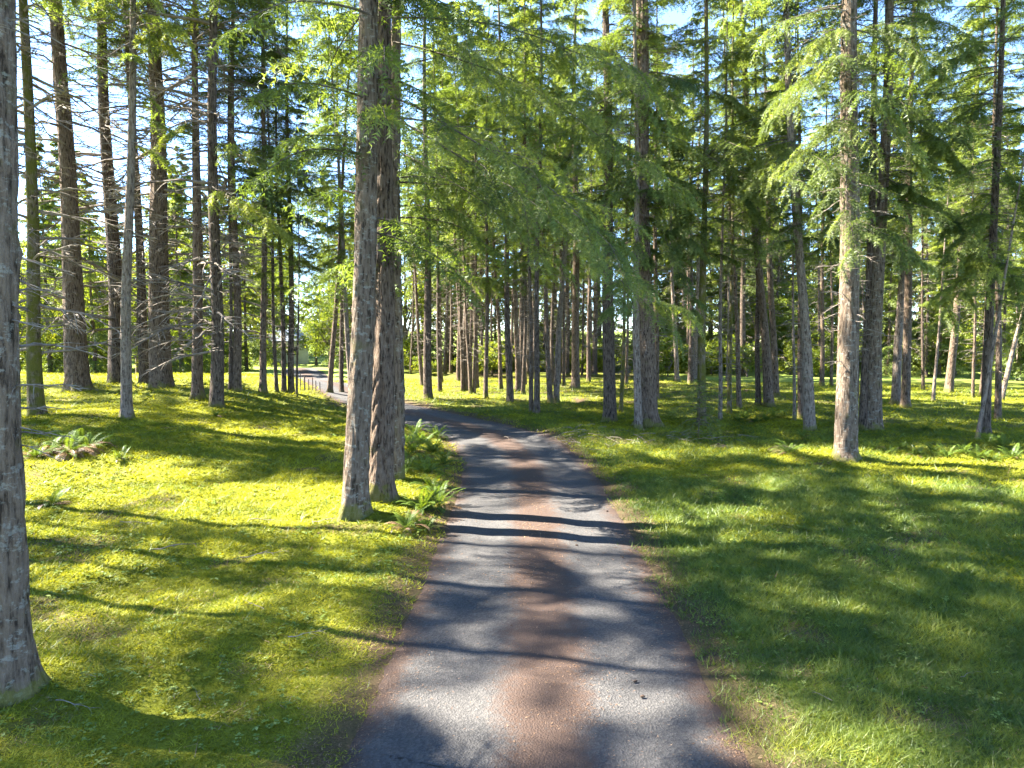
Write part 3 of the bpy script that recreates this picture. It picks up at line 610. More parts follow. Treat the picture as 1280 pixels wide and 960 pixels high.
# ------------------------------------------------------------------ single boughs that reach into the picture
def tree_by_px(u):
    k = min(range(len(T)), key=lambda i: abs(T[i][0] - u)); return tree_roots[k]
BOUGHS = [  # tree base x, start px, end px, how far the tip comes forward, droop, density, tint
 (441, (474, 96), (800, 52), 1.6, .22, 40, .50), (494, (500, 150), (836, 400), 2.6, .20, 46, .42), (494, (502, 60), (850, 240), 2.0, .30, 44, .40),
 (477, (486, 120), (800, 330), 3.0, .22, 40, .38), (494, (500, 226), (650, 252), -1.0, .15, 16, .66), (477, (488, 30), (860, 110), 1.0, .28, 42, .45),
 (494, (500, 190), (690, 330), 1.8, .25, 24, .55), (494, (500, 20), (640, 130), -1.5, .3, 30, .6), (441, (452, 60), (330, 130), .5, .3, 26, .55), (441, (450, 20), (360, 60), -1, .3, 26, .5),
 (763, (759, 130), (690, 240), .8, .35, 34, .45), (763, (759, 170), (822, 350), 1.5, .25, 36, .40), (763, (759, 90), (850, 200), 1.0, .3, 34, .42),
 (809, (806, 170), (868, 330), 1.0, .3, 36, .42), (809, (806, 200), (738, 285), 1.2, .3, 36, .42), (809, (806, 240), (874, 400), 1.5, .25, 36, .40), (809, (806, 260), (770, 400), 1.8, .2, 34, .38),
 (535, (532, 170), (608, 232), .5, .3, 30, .5), (535, (532, 200), (474, 262), .5, .3, 30, .5), (535, (533, 338), (628, 352), .3, .12, 28, .40), (535, (533, 240), (600, 300), 1, .25, 28, .45),
 (1057, (1063, 70), (960, 160), 1.2, .35, 38, .60), (1057, (1062, 90), (1150, 215), 1.4, .3, 38, .55), (1057, (1058, 270), (1146, 332), 1.6, .3, 40, .45), (1057, (1060, 140), (985, 235), 1.8, .3, 36, .55),
 (1057, (1060, 190), (1075, 330), 2.2, .3, 34, .50), (1057, (1064, 40), (1010, 60), .8, .3, 34, .6), (1057, (1064, 30), (1180, 90), .8, .3, 36, .6),
 (1092, (1100, 220), (1190, 285), .8, .3, 36, .45), (1092, (1106, 130), (1200, 210), .8, .3, 36, .50), (1092, (1102, 180), (1040, 290), 1.2, .25, 34, .48),
 (1231, (1243, 300), (1176, 392), 1.4, .25, 40, .72), (1231, (1243, 310), (1292, 410), 1.4, .25, 40, .68), (1231, (1244, 250), (1180, 330), 1.0, .3, 36, .60), (1231, (1246, 200), (1300, 300), 1.0, .3, 36, .6),
 (1231, (1250, 120), (1170, 200), .8, .3, 36, .55), (1247, (1246, 280), (1205, 370), .8, .3, 34, .6), (1231, (1252, 60), (1170, 90), .8, .3, 34, .6),
 (877, (880, 190), (945, 270), 1.0, .3, 34, .62), (877, (880, 215), (842, 310), 1.0, .3, 32, .45), (877, (882, 110), (960, 170), .6, .3, 34, .66), (877, (882, 90), (820, 150), .6, .3, 34, .5),
 (1012, (1003, 170), (940, 235), 1.0, .3, 34, .62), (1012, (1002, 200), (1052, 300), 1.0, .3, 34, .50), (961, (944, 150), (890, 215), .6, .3, 32, .6), (961, (942, 120), (1000, 200), .6, .3, 32, .58),
 (271, (268, 238), (342, 282), 1.4, .25, 34, .80), (271, (268, 180), (332, 205), .8, .3, 30, .55), (247, (245, 150), (205, 178), .8, .3, 26, .70), (296, (291, 200), (350, 260), .8, .3, 30, .55),
 (329, (331, 180), (390, 250), .8, .3, 32, .6), (329, (331, 210), (280, 270), 1.0, .3, 32, .75), (158, (166, 60), (215, 25), .5, .3, 22, .7), (329, (331, 100), (400, 130), .8, .3, 32, .5),
]
for k, (tu, a_, b_, fwd, droop, dens, tint) in enumerate(BOUGHS):
    root, p, D = tree_by_px(tu)
    P0 = on_plane_y(a_[0], a_[1], D); P1 = on_plane_y(b_[0], b_[1], D - fwd)
    dx, dy, dz = P1 - P0; L = math.hypot(dx, dy); az = math.atan2(dy, dx)
    g = np.random.default_rng(500 + k); geo = Geo()
    n = int(dens * max(1.0, L / 2.2)); rise = dz / L + droop
    bl_, bw_ = (.075, .015) if D < 20 else (.105, .024)
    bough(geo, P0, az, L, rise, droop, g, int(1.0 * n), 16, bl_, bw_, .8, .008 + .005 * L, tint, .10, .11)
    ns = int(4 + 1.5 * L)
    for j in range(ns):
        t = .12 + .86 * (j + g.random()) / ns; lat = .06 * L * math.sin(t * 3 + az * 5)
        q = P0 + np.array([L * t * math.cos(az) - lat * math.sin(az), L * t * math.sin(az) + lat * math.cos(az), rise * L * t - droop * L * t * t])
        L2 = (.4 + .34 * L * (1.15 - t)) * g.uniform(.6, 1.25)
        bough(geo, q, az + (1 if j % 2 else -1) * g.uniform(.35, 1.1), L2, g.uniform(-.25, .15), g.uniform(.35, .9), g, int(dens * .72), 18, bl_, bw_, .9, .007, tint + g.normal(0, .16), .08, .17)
    Mi = (Matrix.Translation(root.location) @ root.rotation_euler.to_matrix().to_4x4()).inverted()
    A = np.array(Mi)
    geo.V = [v @ A[:3, :3].T + A[:3, 3] for v in geo.V]
    add('bough', geo.mesh('bough', [M['needles'] if tint < .7 else M['needles_bright'], M['twigwood']]), root)

# ------------------------------------------------------------------ wood behind the clearing
BACKFIR = [crown_mesh('full_crown', 70 + k, .6, 110, 4.6, M['needles_bright'] if k < 2 else M['needles'], top=24, shape='cone', nsec=24, nbl=8, bl=.30, bw=.11, tb=.55) for k in range(4)]
def leafy_mesh(name, seed, H, R, nclump, nleaf, ls):
    g = np.random.default_rng(seed); geo = Geo()
    for k in range(9):
        a = g.random() * 6.283; e = np.array([math.cos(a) * R * .55, math.sin(a) * R * .55, H * g.uniform(.45, .85)]); s0 = np.array([0, 0, H * g.uniform(.12, .35)])
        V, Fc = tube(np.stack([s0, (s0 + e) / 2 + [0, 0, .4], e]), np.array([.10, .07, .02]), 5); geo.put(V, Fc, 1, .5)
    for c in range(nclump):
        u = nrm(g.normal(0, 1, 3)); rr = g.random() ** .45
        C = np.array([u[0] * R * rr, u[1] * R * rr, H * (.56 + .44 * u[2] * rr)])
        cr = R * g.uniform(.16, .34)
        P = C + nrm(g.normal(0, 1, (nleaf, 3))) * (cr * g.random((nleaf, 1)) ** .5) * np.array([1.1, 1.1, .7])
        n_ = nrm(g.normal(0, 1, (nleaf, 3)) + [0, 0, .8]); t1 = nrm(np.cross(n_, g.normal(0, 1, (nleaf, 3)))); t2 = np.cross(n_, t1)
        l_ = ls * g.uniform(.6, 1.3, (nleaf, 1))
        V = np.stack([P - t1 * l_, P + t2 * l_ * .5, P + t1 * l_, P - t2 * l_ * .5], 1).reshape(-1, 3)
        geo.put(V, np.arange(len(V)).reshape(-1, 4), 0, np.repeat(np.clip(.5 + g.normal(0, .14) + g.normal(0, .1, nleaf), 0, 1), 4))
    return geo.mesh(name, [M['leaves'], M['deadwood']])
LEAFY = [leafy_mesh('leafy_crown', 80 + k, 13, 4.6, 80, 110, .15) for k in range(3)]
BUSH = [leafy_mesh('bush_crown', 90 + k, 2.6, 1.7, 40, 90, .085) for k in range(3)]
btr = trunk_mesh('far_trunk', 22, .24, M['bark'], 900)
ltr = trunk_mesh('leafy_trunk', 9, .26, M['bark_pale'], 901)
def where(x):
    return 'beyond the sunny meadow past the stout firs' if x < -12 else 'behind the dense stand of thin trunks' if x < 15 else 'behind the grove across the drive'
def back_tree(x, y, kind, k, sc):
    z = float(ground_h(x, y)); g = random.Random(k * 13 + 5)
    if kind == 'fir':
        r = add('background_fir', None, label=('light' if k % 4 < 2 else 'deep') + ' green full-crowned conifer ' + where(x), category='tree', group=('light' if k % 4 < 2 else 'deep') + ' green conifers ' + where(x))
        add('trunk', btr, r); add('crown', BACKFIR[k % 4], r)
    elif kind == 'leafy':
        r = add('leafy_tree', None, label='yellow-green broadleaf tree ' + where(x), category='tree', group='broadleaf trees ' + where(x))
        add('trunk', ltr, r); add('crown', LEAFY[k % 3], r)
    else:
        r = add('bush', None, label='low leafy bush ' + where(x), category='bush', group='bushes ' + where(x))
        add('crown', BUSH[k % 3], r); add('stem', ltr, r).scale = (.2, .2, .2)
    r.location = (x, y, z - .05); r.rotation_euler = (0, 0, g.random() * 6.283); r.scale = (sc, sc, sc * g.uniform(.9, 1.1))
rb = random.Random(77)
for k, u in enumerate(range(-260, 1560, 40)):                                # two rows of tall trees
    for row in range(2):
        uu = u + rb.uniform(-20, 20) + row * 23
        left = uu < 500
        D = (rb.uniform(72, 84) if left else rb.uniform(60, 70)) + row * 11
        x = (uu - 640) / F * D
        kind = 'leafy' if (rb.random() < (.55 if left else .18)) and row == 0 else 'fir'
        if abs(uu - 385) < 32 and row == 0 or (530 < uu < 800 and rb.random() < .5): continue
        sc = rb.uniform(.95, 1.2) if left else rb.uniform(.9, 1.2)
        if kind == 'leafy': sc = rb.uniform(.8, 1.15)
        back_tree(x, D, kind, k * 2 + row, sc)
for k, (uu, D, sc) in enumerate([(15, 42, .55), (62, 47, .68), (118, 44, .55), (226, 46, .62), (172, 52, .7), (258, 53, .66), (308, 58, .66), (88, 56, .8), (140, 60, .8), (212, 58, .8), (335, 66, .7), (440, 62, .6), (1000, 55, .6), (1110, 52, .55), (1175, 50, .55),
                                 (1275, 47, .6), (1225, 56, .6), (905, 58, .6), (-40, 46, .6), (-90, 52, .7), (1330, 45, .6), (845, 56, .6), (1050, 60, .6), (470, 66, .7), (36, 60, .85)]):
    back_tree((uu - 640) / F * D, D, 'fir' if k % 4 else 'leafy', k if k % 4 < 2 else k + 2, sc)
for k, (uu, D, sc) in enumerate([(395, 66, .5), (412, 62, .55), (428, 70, .6), (950, 56, .6), (985, 58, .45)]):
    back_tree((uu - 640) / F * D, D, 'leafy', k, sc)
for k in range(90):
    uu = rb.choice([rb.uniform(-60, 330), rb.uniform(820, 1340), rb.uniform(480, 860)]); D = rb.uniform(50, 66)
    back_tree((uu - 640) / F * D, D, 'bush', k, rb.uniform(.6, 1.3))

# ------------------------------------------------------------------ pale shed and stakes at the far bend
M['wall'] = plain_noise_material('pale_boards', (.52, .52, .53), (.66, .66, .66), 3, .7, .1)
M['roof'] = plain_noise_material('blue_grey_roof', (.16, .19, .24), (.24, .27, .32), 5, .6, .2)
M['darkwood'] = plain_noise_material('dark_stake', (.02, .018, .016), (.06, .05, .045), 20)
M['pane'] = plain_noise_material('dark_pane', (.02, .025, .03), (.04, .045, .05), 2, .15, 0)
def box(geo, c, s, m=0):
    c = np.array(c, float); s = np.array(s, float) / 2
    V = np.array([[x, y, z] for z in (-1, 1) for y in (-1, 1) for x in (-1, 1)]) * s + c
    geo.put(V, [[0, 2, 3, 1], [4, 5, 7, 6], [0, 1, 5, 4], [2, 6, 7, 3], [0, 4, 6, 2], [1, 3, 7, 5]], m)
Ds = 70; xs = (352 - 640) / F * Ds
sh = add('garden_shed', None, label='pale garden shed with blue-grey roof beyond the meadow', category='shed'); sh.location = (xs, Ds, float(ground_h(xs, Ds))); sh.rotation_euler[2] = .3
g_ = Geo(); box(g_, (0, 0, 1.1), (5.2, 3.4, 2.3)); add('wall', g_.mesh('wall', M['wall']), sh)
g_ = Geo(); V = np.array([[-2.9, -2, 2.2], [2.9, -2, 2.2], [2.9, 0, 3.3], [-2.9, 0, 3.3], [-2.9, 2, 2.2], [2.9, 2, 2.2]])
g_.put(np.concatenate([V, V + [0, 0, .1]]), [[0, 1, 2, 3], [3, 2, 5, 4], [6, 9, 8, 7], [9, 10, 11, 8], [0, 6, 7, 1], [4, 5, 11, 10], [0, 3, 9, 6], [3, 4, 10, 9], [1, 7, 8, 2], [2, 8, 11, 5]], 0); add('roof', g_.mesh('roof', M['roof']), sh)
g_ = Geo(); box(g_, (-1.2, -1.72, .95), (.9, .06, 1.9)); add('door', g_.mesh('door', M['roof']), sh)
g_ = Geo(); box(g_, (1.1, -1.72, 1.3), (1.1, .06, .8)); add('window', g_.mesh('window', M['pane']), sh)
fp = [hit(u, 488.5) for u in (376, 381, 386, 391, 395, 400)]
fe = add('stake_fence', None, label='short row of thin dark stakes beside the far gravel bend', category='fence'); fe.location = fp[2]
for k, p in enumerate(fp):
    g_ = Geo(); V, Fc = tube(np.array([[0, 0, -.1], [0, 0, .3], [0, 0, [.75, .62, .5, .58, .45, .4][k]], [0, 0, [.76, .63, .51, .59, .46, .41][k]]]), np.array([.035 if k == 1 else .02, .03 if k == 1 else .02, .028 if k == 1 else .018, .004]), 6)
    g_.put(V, Fc); o = add('stake', g_.mesh('stake', M['darkwood']), fe); o.location = np.array(p) - np.array(fp[2])

# ------------------------------------------------------------------ ferns, low shrubs, saplings, stumps
def frond_mesh(name, seed, mat, L=.75, npin=34, arch=.5):
    g = np.random.default_rng(seed); geo = Geo()
    t = np.linspace(0, 1, 9)
    ax = lambda q: np.stack([L * .92 * np.sin(q * 1.25) / .95, .03 * np.sin(q * 3 + seed), L * (.95 * q - arch * 1.55 * q * q)], -1)
    V, Fc = tube(ax(t), .006 * (1 - .8 * t), 3); geo.put(V, Fc, 0, .25)
    q = np.linspace(.13, .99, npin); P = ax(q); Tn = nrm(ax(q + .01) - P)
    ln = .115 * L / .75 * np.sin(np.clip(q * 1.08 + .06, 0, 1) * np.pi) ** .55 * (1.08 - .6 * q)
    for s in (1, -1):
        sd = np.array([0, s, 0.]); d = nrm(sd + .35 * Tn + np.array([0, 0, -.15]) + g.normal(0, .07, (npin, 3)))
        l_ = ln[:, None]; w = .011 * L / .75
        A = P; B = P + d * l_ * .45 + Tn * w * .8; C = P + d * l_; Dd = P + d * l_ * .4 - Tn * w * .8
        V = np.stack([A, B, C, Dd], 1).reshape(-1, 3)
        geo.put(V, np.arange(len(V)).reshape(-1, 4), 0, np.repeat(np.clip(.5 + .25 * (q - .5) + g.normal(0, .07, npin), 0, 1), 4))
    return geo.mesh(name, mat)
FROND = [frond_mesh('frond', 700 + k, M['fern'], arch=.42 + .08 * k) for k in range(5)]
FROND_DEAD = [frond_mesh('dry_frond', 720 + k, M['fern_dead'], arch=.62 + .05 * k) for k in range(3)]
def fern(u, v, size, n, label, group=None, dead=0.0, seed=0, name='sword_fern'):
    x, y, z = hit(u, v); g = random.Random(seed + int(u * 7 + v))
    r = add(name, None, label=label, category='fern', group=group); r.location = (x, y, z - .01)
    for k in range(int(n * 1.6)):
        dd = g.random() < dead
        o = add('frond', (FROND_DEAD if dd else FROND)[g.randrange(3 if dd else 5)], r)
        q = .85 * size * g.uniform(.55, 1.2); o.scale = (q, q * g.uniform(.9, 1.2), q * g.uniform(.7, 1.15))
        o.rotation_euler = (g.uniform(-.2, .2), g.uniform(-.75, .12) + (.55 if dd else 0), k * 2.399 + g.uniform(-.3, .3))
gD = 'sword ferns along the drive edge'; lD = 'green sword fern between the trio of firs and the drive'
for k, (u, v, s, n) in enumerate([(516, 566, 1.0, 20), (540, 566, 1.0, 22), (528, 556, 1.0, 20), (555, 580, .8, 16), (506, 590, .8, 14), (546, 548, .9, 18), (519, 545, .9, 18), (534, 592, .8, 16), (512, 556, .9, 16)]):
    fern(u, v, s, n, lD, gD, .05, k)
fern(528, 640, .9, 24, 'large fern with a bright pale frond in front of the trio of firs', None, .12, 3)
fern(548, 632, .9, 18, 'fern spilling onto the brown edge of the drive', None, .1, 4)
fern(508, 662, .85, 20, 'half-withered fern with brown fronds by the root of the front fir', None, .55, 5)
fern(532, 664, .7, 16, 'small fern low at the drive edge below the large one', None, .2, 6)
fern(540, 612, .8, 16, 'fern just past the large one, leaning to the gravel', None, .05, 8)
gL = 'withered ferns on the left lawn'; lL = 'withered brown and green fern in the clump on the sunny moss'
for k, (u, v, s, n) in enumerate([(62, 566, 1.0, 34), (88, 567, 1.05, 36), (110, 562, .95, 32), (45, 572, .8, 30), (75, 558, 1.0, 30), (98, 556, .9, 28)]):
    fern(u, v, s, n, lL, gL, .68, 20 + k)
fern(152, 574, .6, 20, 'low dark fern beside the withered clump', None, .2, 31); fern(132, 558, .7, 14, 'upright green fern at the end of the withered clump', None, .1, 32)
fern(66, 630, .7, 16, 'silvery drooping fern near the lichen-spotted trunk', None, .25, 33)
fern(270, 521, .7, 14, 'pale spreading fern near the dark mossy-footed fir', None, .1, 34)
for k, (u, v, s) in enumerate([(932, 524, .75), (944, 528, .7), (958, 526, .75), (968, 522, .8), (922, 526, .6)]):
    fern(u, v, s, 16, 'sunlit yellow-green fern in the glowing patch by the leaning fir', 'sunlit ferns by the leaning fir', .05, 40 + k)
fern(985, 566, .8, 18, 'fern growing from a dark hump in front of the curved fir', None, .15, 50); fern(1002, 548, .6, 14, 'small fern at the foot of the curved fir', None, .1, 51)
fern(1156, 538, .6, 14, 'upright bright fern on moss past the big forward fir', None, .05, 52); fern(1186, 540, .5, 12, 'little dim fern out on the bright moss', None, .1, 53)
for k, (u, v) in enumerate([(1236, 556), (1252, 560)]): fern(u, v, .8, 18, 'fern at the foot of the dark fir crossed by a pale trunk', 'ferns at the crossed fir', .05, 54 + k)
for k, (u, v, s) in enumerate([(1092, 562, .55), (1112, 568, .6), (1146, 570, .65), (1166, 566, .6), (1184, 572, .65), (1204, 568, .65), (1222, 574, .65), (1266, 574, .7), (1240, 576, .6), (1128, 562, .55)]):
    fern(u, v, s, 20, 'low dark green fern in the thicket behind the shaded lawn', 'dark fern thicket', .1, 60 + k)

SAPL = crown_mesh('small_crown', 777, .35, 26, .95, M['needles'], top=2.3, shape='cone', nsec=12, nbl=7, bl=.07, bw=.022)
p = hit(873, 547); sp_ = add('fir_sapling', None, label='tiny spindly fir sapling in front of the upright mossy fir', category='tree'); sp_.location = p
add('trunk', trunk_mesh('trunk', 2.4, .018, M['bark_dark'], 778), sp_); add('crown', SAPL, sp_)

def lump(u, v, rx, rz_, mat, label, name, cat, seed):
    x, y, z = hit(u, v); th = np.linspace(0, 2 * np.pi, 28, endpoint=False); ph = np.linspace(0, 1, 12)
    tt, pp = np.meshgrid(th, ph); r = rx * (1 - pp ** 3) * (1 + .3 * (vnoise(tt * 2.2, pp * 4, seed) - .5)); zz = rz_ * pp ** .8 * (1 + .5 * (vnoise(tt * 3, pp * 3, seed + 1) - .5)) - .05
    V = np.stack([r * np.cos(tt), r * np.sin(tt), zz], -1).reshape(-1, 3); idx = np.arange(28 * 12).reshape(12, 28); j2 = np.roll(idx, -1, 1)
    o = add(name, mesh_np(name, V, np.stack([idx[:-1], j2[:-1], j2[1:], idx[1:]], -1).reshape(-1, 4), mat, True), label=label, category=cat); o.location = (x, y, z)
lump(898, 560, .26, .16, M['bark_dark'], 'dark rotten stump low in the grass of the shaded lawn', 'tree_stump', 'stump', 3)
lump(978, 564, .34, .18, M['bark_dark'], 'dark stump under a fern in front of the curved fir', 'tree_stump', 'stump', 8)
# low heap of cut twigs on the mound by the bend
def brush(u, v, n, label, seed, spread, L):
    x, y, z = hit(u, v); g = np.random.default_rng(seed); geo = Geo()
    for k in range(n):
        a, b = g.normal(0, spread, 2); h = float(ground_h(x + a, y + b)) - z
        dead_limb(geo, (a, b, h + g.uniform(0, .12)), g.random() * 6.283, L * g.uniform(.4, 1.2), g.uniform(0, .25), g.uniform(.1, .4), g, .009, 4)
    o = add('brush_heap', geo.mesh('brush_heap', M['deadwood']), label=label, category='brush', kind='stuff'); o.location = (x, y, z)
brush(722, 548, 46, 'low heap of cut twigs on the mound by the bend', 5, .8, .7)
brush(862, 548, 26, 'scatter of dry brushwood at the foot of the furrowed clump', 6, .7, .6)
# fallen twigs and cones
TW = []
for k in range(5):
    g_ = np.random.default_rng(800 + k); geo = Geo(); dead_limb(geo, (0, 0, .012), 0, .5, 0, 0, g_, .007, 4); V = geo.V
    TW.append(geo.mesh('twig', M['deadwood']))
for k, (u, v, sc, az, lb) in enumerate([(150, 655, 1.1, 0, 0), (190, 690, 1.5, .2, 0), (250, 880, .5, 2.2, 0), (312, 652, 1.2, .1, 0), (300, 700, 1.3, .3, 0), (120, 850, .4, 2.6, 0), (390, 655, 1.4, .1, 0), (360, 800, .9, .6, 0), (70, 880, .8, -.2, 0), (330, 765, .8, 2.4, 0),
                                        (740, 905, .25, 1.2, 1), (600, 850, .3, 2, 1), (1110, 690, .6, .4, 2), (980, 800, .5, .8, 2), (1200, 850, .5, .3, 2), (1040, 880, .5, 2, 2)]):
    x, y, z = hit(u, v)
    lab = ('thin dry twig lying on the sunny moss', 'thin dry twig lying on the gravel drive', 'thin dry twig lying in the shaded grass')[lb]
    o = add('fallen_twig', TW[k % 5], label=lab, category='twig', group=('twigs on the moss', 'twigs on the drive', 'twigs in the grass')[lb]); o.location = (x, y, z + .025); o.rotation_euler = (0, 0, az); o.scale = (sc, sc, sc)
CG = Geo()
tq = np.linspace(0, 1, 9); V, Fc = tube(np.stack([tq * .075, 0 * tq, 0 * tq + .016], -1), .019 * np.sin(np.clip(tq * .9 + .07, 0, 1) * np.pi) ** .6 * (1 + .18 * (np.arange(9) % 2)), 9); CG.put(V, Fc)
CM = CG.mesh('fir_cone', M['cone'])
for k, (u, v) in enumerate([(719, 683), (779, 699), (806, 873), (702, 852), (792, 855), (641, 786), (760, 640)]):
    x, y, z = flat_hit(u, v)[0], flat_hit(u, v)[1], 0
    o = add('fir_cone', CM, label='small dark fir cone lying on the gravel drive', category='fir cone', group='cones on the drive'); o.location = (x, y, float(road_h(x, y)) + .012); o.rotation_euler = (0, 0, k * 1.7); o.scale = (.6,) * 3

# ------------------------------------------------------------------ ground cover, gravel, needle litter
def scatter(n, r0, r1, g, amax=.80, power=1.0):
    u = g.random(n); r = np.sqrt(r0 ** 2 + (r1 ** 2 - r0 ** 2) * u); a = g.uniform(-amax, amax, n)
    return r * np.sin(a), r * np.cos(a)
def blades(x, y, z, h, w, lean, g, tint, wide=None):
    n = len(x); a = g.random(n) * 6.283; b = g.random(n) * 6.283
    d = np.stack([np.cos(a), np.sin(a), 0 * a], -1); P = np.stack([x, y, z], -1)
    tip = P + np.stack([np.cos(b) * lean * h, np.sin(b) * lean * h, h], -1)
    V = np.stack([P - d * w[:, None] / 2, P + d * w[:, None] / 2, tip], 1).reshape(-1, 3)
    return V, np.repeat(tint, 3)
g = np.random.default_rng(5)
mv, mt, gv, gt, hv, ht = [], [], [], [], [], []
for (r0, r1, n, k) in ((3.6, 6.5, 125000, 1.05), (6.5, 10, 150000, 1.45), (10, 16, 190000, 2.0), (16, 26, 150000, 2.9), (26, 48, 90000, 4.4)):
    x, y = scatter(n, r0, r1, g)
    d = road_dist(x, y); keep = d > HW - .14 + .75 * (fbm(x * 2.1, y * 2.1, 41) - .38) + .22 * (vnoise(x * 9, y * 9, 43) - .5); x, y = x[keep], y[keep]
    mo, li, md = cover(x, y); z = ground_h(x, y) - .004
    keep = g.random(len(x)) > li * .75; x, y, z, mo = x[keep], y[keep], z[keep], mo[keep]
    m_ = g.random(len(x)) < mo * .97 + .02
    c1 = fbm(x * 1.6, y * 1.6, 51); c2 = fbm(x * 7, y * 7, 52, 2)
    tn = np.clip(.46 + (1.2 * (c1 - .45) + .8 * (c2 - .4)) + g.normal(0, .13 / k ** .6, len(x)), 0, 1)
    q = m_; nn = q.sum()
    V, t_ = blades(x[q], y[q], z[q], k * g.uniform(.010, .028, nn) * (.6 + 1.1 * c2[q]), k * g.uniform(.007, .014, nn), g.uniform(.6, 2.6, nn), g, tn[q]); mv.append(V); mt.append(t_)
    q = ~m_; nn = q.sum()
    V, t_ = blades(x[q], y[q], z[q], k ** .6 * g.uniform(.025, .085, nn) * (.5 + 1.0 * c1[q]), k * g.uniform(.004, .008, nn), g.uniform(.4, 1.7, nn), g, tn[q]); gv.append(V); gt.append(t_)
def tri_obj(name, V, t, mat, label, cat):
    V = np.concatenate(V); add(name, mesh_np(name, V, np.arange(len(V)).reshape(-1, 3), mat, False, None, np.concatenate(t)), kind='stuff', label=label, category=cat)
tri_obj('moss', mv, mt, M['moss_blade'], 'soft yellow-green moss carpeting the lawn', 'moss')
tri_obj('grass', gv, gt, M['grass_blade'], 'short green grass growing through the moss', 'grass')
# small leafy herbs
for (r0, r1, n, k) in ((3.6, 9, 3000, .85), (9, 18, 5000, 1.35), (18, 34, 2500, 2.0)):
    x, y = scatter(n, r0, r1, g); d = road_dist(x, y)
    c = fbm(x * .9, y * .9, 61); keep = (d > HW + .12) & (g.random(n) < sstep(.38, .62, c) * np.where(x < 0, 1, .35) + .08); x, y = x[keep], y[keep]; z = ground_h(x, y)
    for j in range(5):
        m_ = len(x); a = j * 1.257 + g.random(m_) * .9; s = k * g.uniform(.010, .026, m_)[:, None]; hh = k * g.uniform(.012, .045, m_)
        o_ = np.stack([np.cos(a), np.sin(a), 0 * a], -1); sd_ = np.stack([-np.sin(a), np.cos(a), 0 * a], -1); P = np.stack([x, y, z + hh], -1) + o_ * s * .25
        tip = P + o_ * s * 2 + np.stack([0 * a, 0 * a, g.normal(-.002, .008, m_) * k], -1); mid = (P + tip) / 2
        A, B, C, D_ = P, mid + sd_ * s * .7 + [0, 0, .004 * k], tip, mid - sd_ * s * .7 + [0, 0, .004 * k]
        hv.append(np.stack([A, B, C, A, C, D_], 1).reshape(-1, 3)); ht.append(np.repeat(np.clip(g.normal(.5, .2, m_), 0, 1), 6))
tri_obj('herbs', hv, ht, M['herb'], 'small pale leafy herbs sprinkled through the moss', 'herbs')
# needle litter on the verge and down the middle of the drive
lv, lt = [], []
for (r0, r1, n, k) in ((3.4, 8, 60000, 1.0), (8, 17, 60000, 1.7), (17, 30, 30000, 3)):
    x, y = scatter(n, r0, r1, g, .55); d = road_dist(x, y)
    c = fbm(x * 1.2, y * 1.2, 71)
    pr = np.clip(np.exp(-(d / .32) ** 2) * .9 + np.exp(-((d - HW) / .30) ** 2) * 1.0 + .06, 0, 1) * sstep(.2, .6, c)
    keep = (d < HW + .7) & (g.random(n) < pr); x, y, d = x[keep], y[keep], d[keep]
    z = np.where(d < HW - .02, road_h(x, y) + .03 * (1 - (d / HW) ** 2) + .004, ground_h(x, y) + .012)
    m_ = len(x); a = g.random(m_) * 6.283; L = k * g.uniform(.012, .035, m_)
    o_ = np.stack([np.cos(a), np.sin(a), g.normal(0, .12, m_)], -1); sd_ = np.stack([-np.sin(a), np.cos(a), 0 * a], -1); P = np.stack([x, y, z], -1); w = (k * .0022 * g.uniform(.7, 2.2, m_))[:, None]
    lv.append(np.stack([P - sd_ * w, P + sd_ * w, P + o_ * L[:, None] + [0, 0, .004]], 1).reshape(-1, 3)); lt.append(np.repeat(np.clip(g.normal(.5, .25, m_), 0, 1), 3))
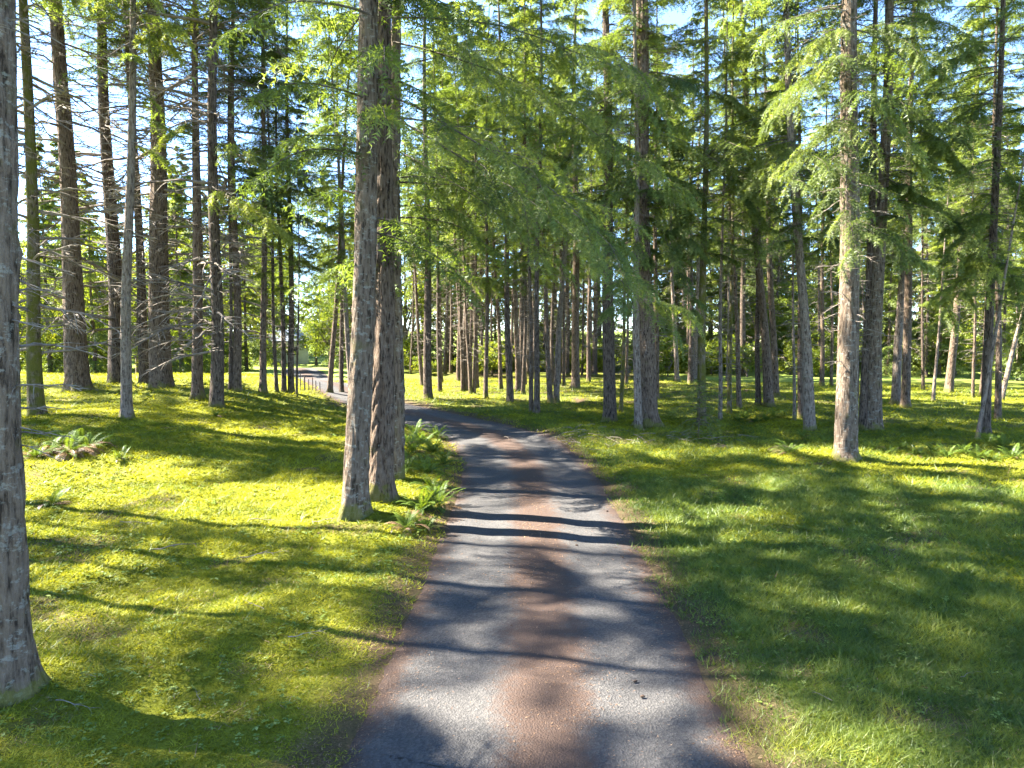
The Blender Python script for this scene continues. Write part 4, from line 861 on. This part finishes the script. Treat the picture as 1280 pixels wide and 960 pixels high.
for (r0, r1, n, k) in ((3.6, 9, 16000, 1.0), (9, 20, 16000, 1.7)):           # dry bits caught in the moss
    x, y = scatter(n, r0, r1, g); d = road_dist(x, y); c = fbm(x * 1.3, y * 1.3, 31)
    keep = (d > HW) & (g.random(n) < .12 + sstep(.45, .65, c)); x, y = x[keep], y[keep]; m_ = len(x); z = ground_h(x, y) + .018 * k
    a = g.random(m_) * 6.283; L = k * g.gamma(2.0, .018, m_); o_ = np.stack([np.cos(a), np.sin(a), g.normal(.1, .25, m_)], -1); sd_ = np.stack([-np.sin(a), np.cos(a), 0 * a], -1); P = np.stack([x, y, z], -1); w = (k * .0022 * g.uniform(.6, 1.8, m_))[:, None]
    lv.append(np.stack([P - sd_ * w, P + sd_ * w, P + o_ * L[:, None]], 1).reshape(-1, 3)); lt.append(np.repeat(np.clip(g.normal(.7, .3, m_), 0, 1), 3))
tri_obj('needle_litter', lv, lt, M['litter'], 'dry brown needles strewn along the drive', 'litter')
# loose stones in the wheel tracks
PEB = np.array([[1, 0, 0], [0, 1, 0], [-1, 0, 0], [0, -1, 0], [0, 0, .8]]); PF = np.array([[0, 1, 4], [1, 2, 4], [2, 3, 4], [3, 0, 4]])
pv = []; pf = []; off = 0
for (r0, r1, n, k) in ((3.4, 7, 26000, 1.0), (7, 14, 22000, 1.5), (14, 26, 9000, 2.4)):
    x, y = scatter(n, r0, r1, g, .5); d = road_dist(x, y)
    keep = (d < HW - .05) & (g.random(n) < .25 + .75 * np.exp(-((d - .75) / .35) ** 2)); x, y, d = x[keep], y[keep], d[keep]; m_ = len(x)
    ac_ = d / HW; z = road_h(x, y) + .03 * (1 - ac_ ** 2) - .022 * np.exp(-((ac_ - .47) / .16) ** 2) - .002
    a = g.random(m_) * 6.283; s = k * g.uniform(.003, .0095, (m_, 1)) * np.array([[1, 1, .75]]) * g.uniform(.6, 1.3, (m_, 3))
    Vp = PEB[None] * s[:, None]; ca_, sa_ = np.cos(a)[:, None], np.sin(a)[:, None]
    Vp = np.stack([Vp[..., 0] * ca_ - Vp[..., 1] * sa_, Vp[..., 0] * sa_ + Vp[..., 1] * ca_, Vp[..., 2]], -1) + np.stack([x, y, z], -1)[:, None]
    pv.append(Vp.reshape(-1, 3)); pf.append((PF[None] + (np.arange(m_) * 5)[:, None, None]).reshape(-1, 3) + off); off += m_ * 5
add('gravel', mesh_np('gravel', np.concatenate(pv), np.concatenate(pf), M['stone']), kind='stuff', label='loose grey stones scattered over the drive', category='gravel')
print('TRIS', sum(len(m.polygons) * (2 if len(m.polygons) and m.polygons[0].loop_total == 4 else 1) for m in bpy.data.meshes))
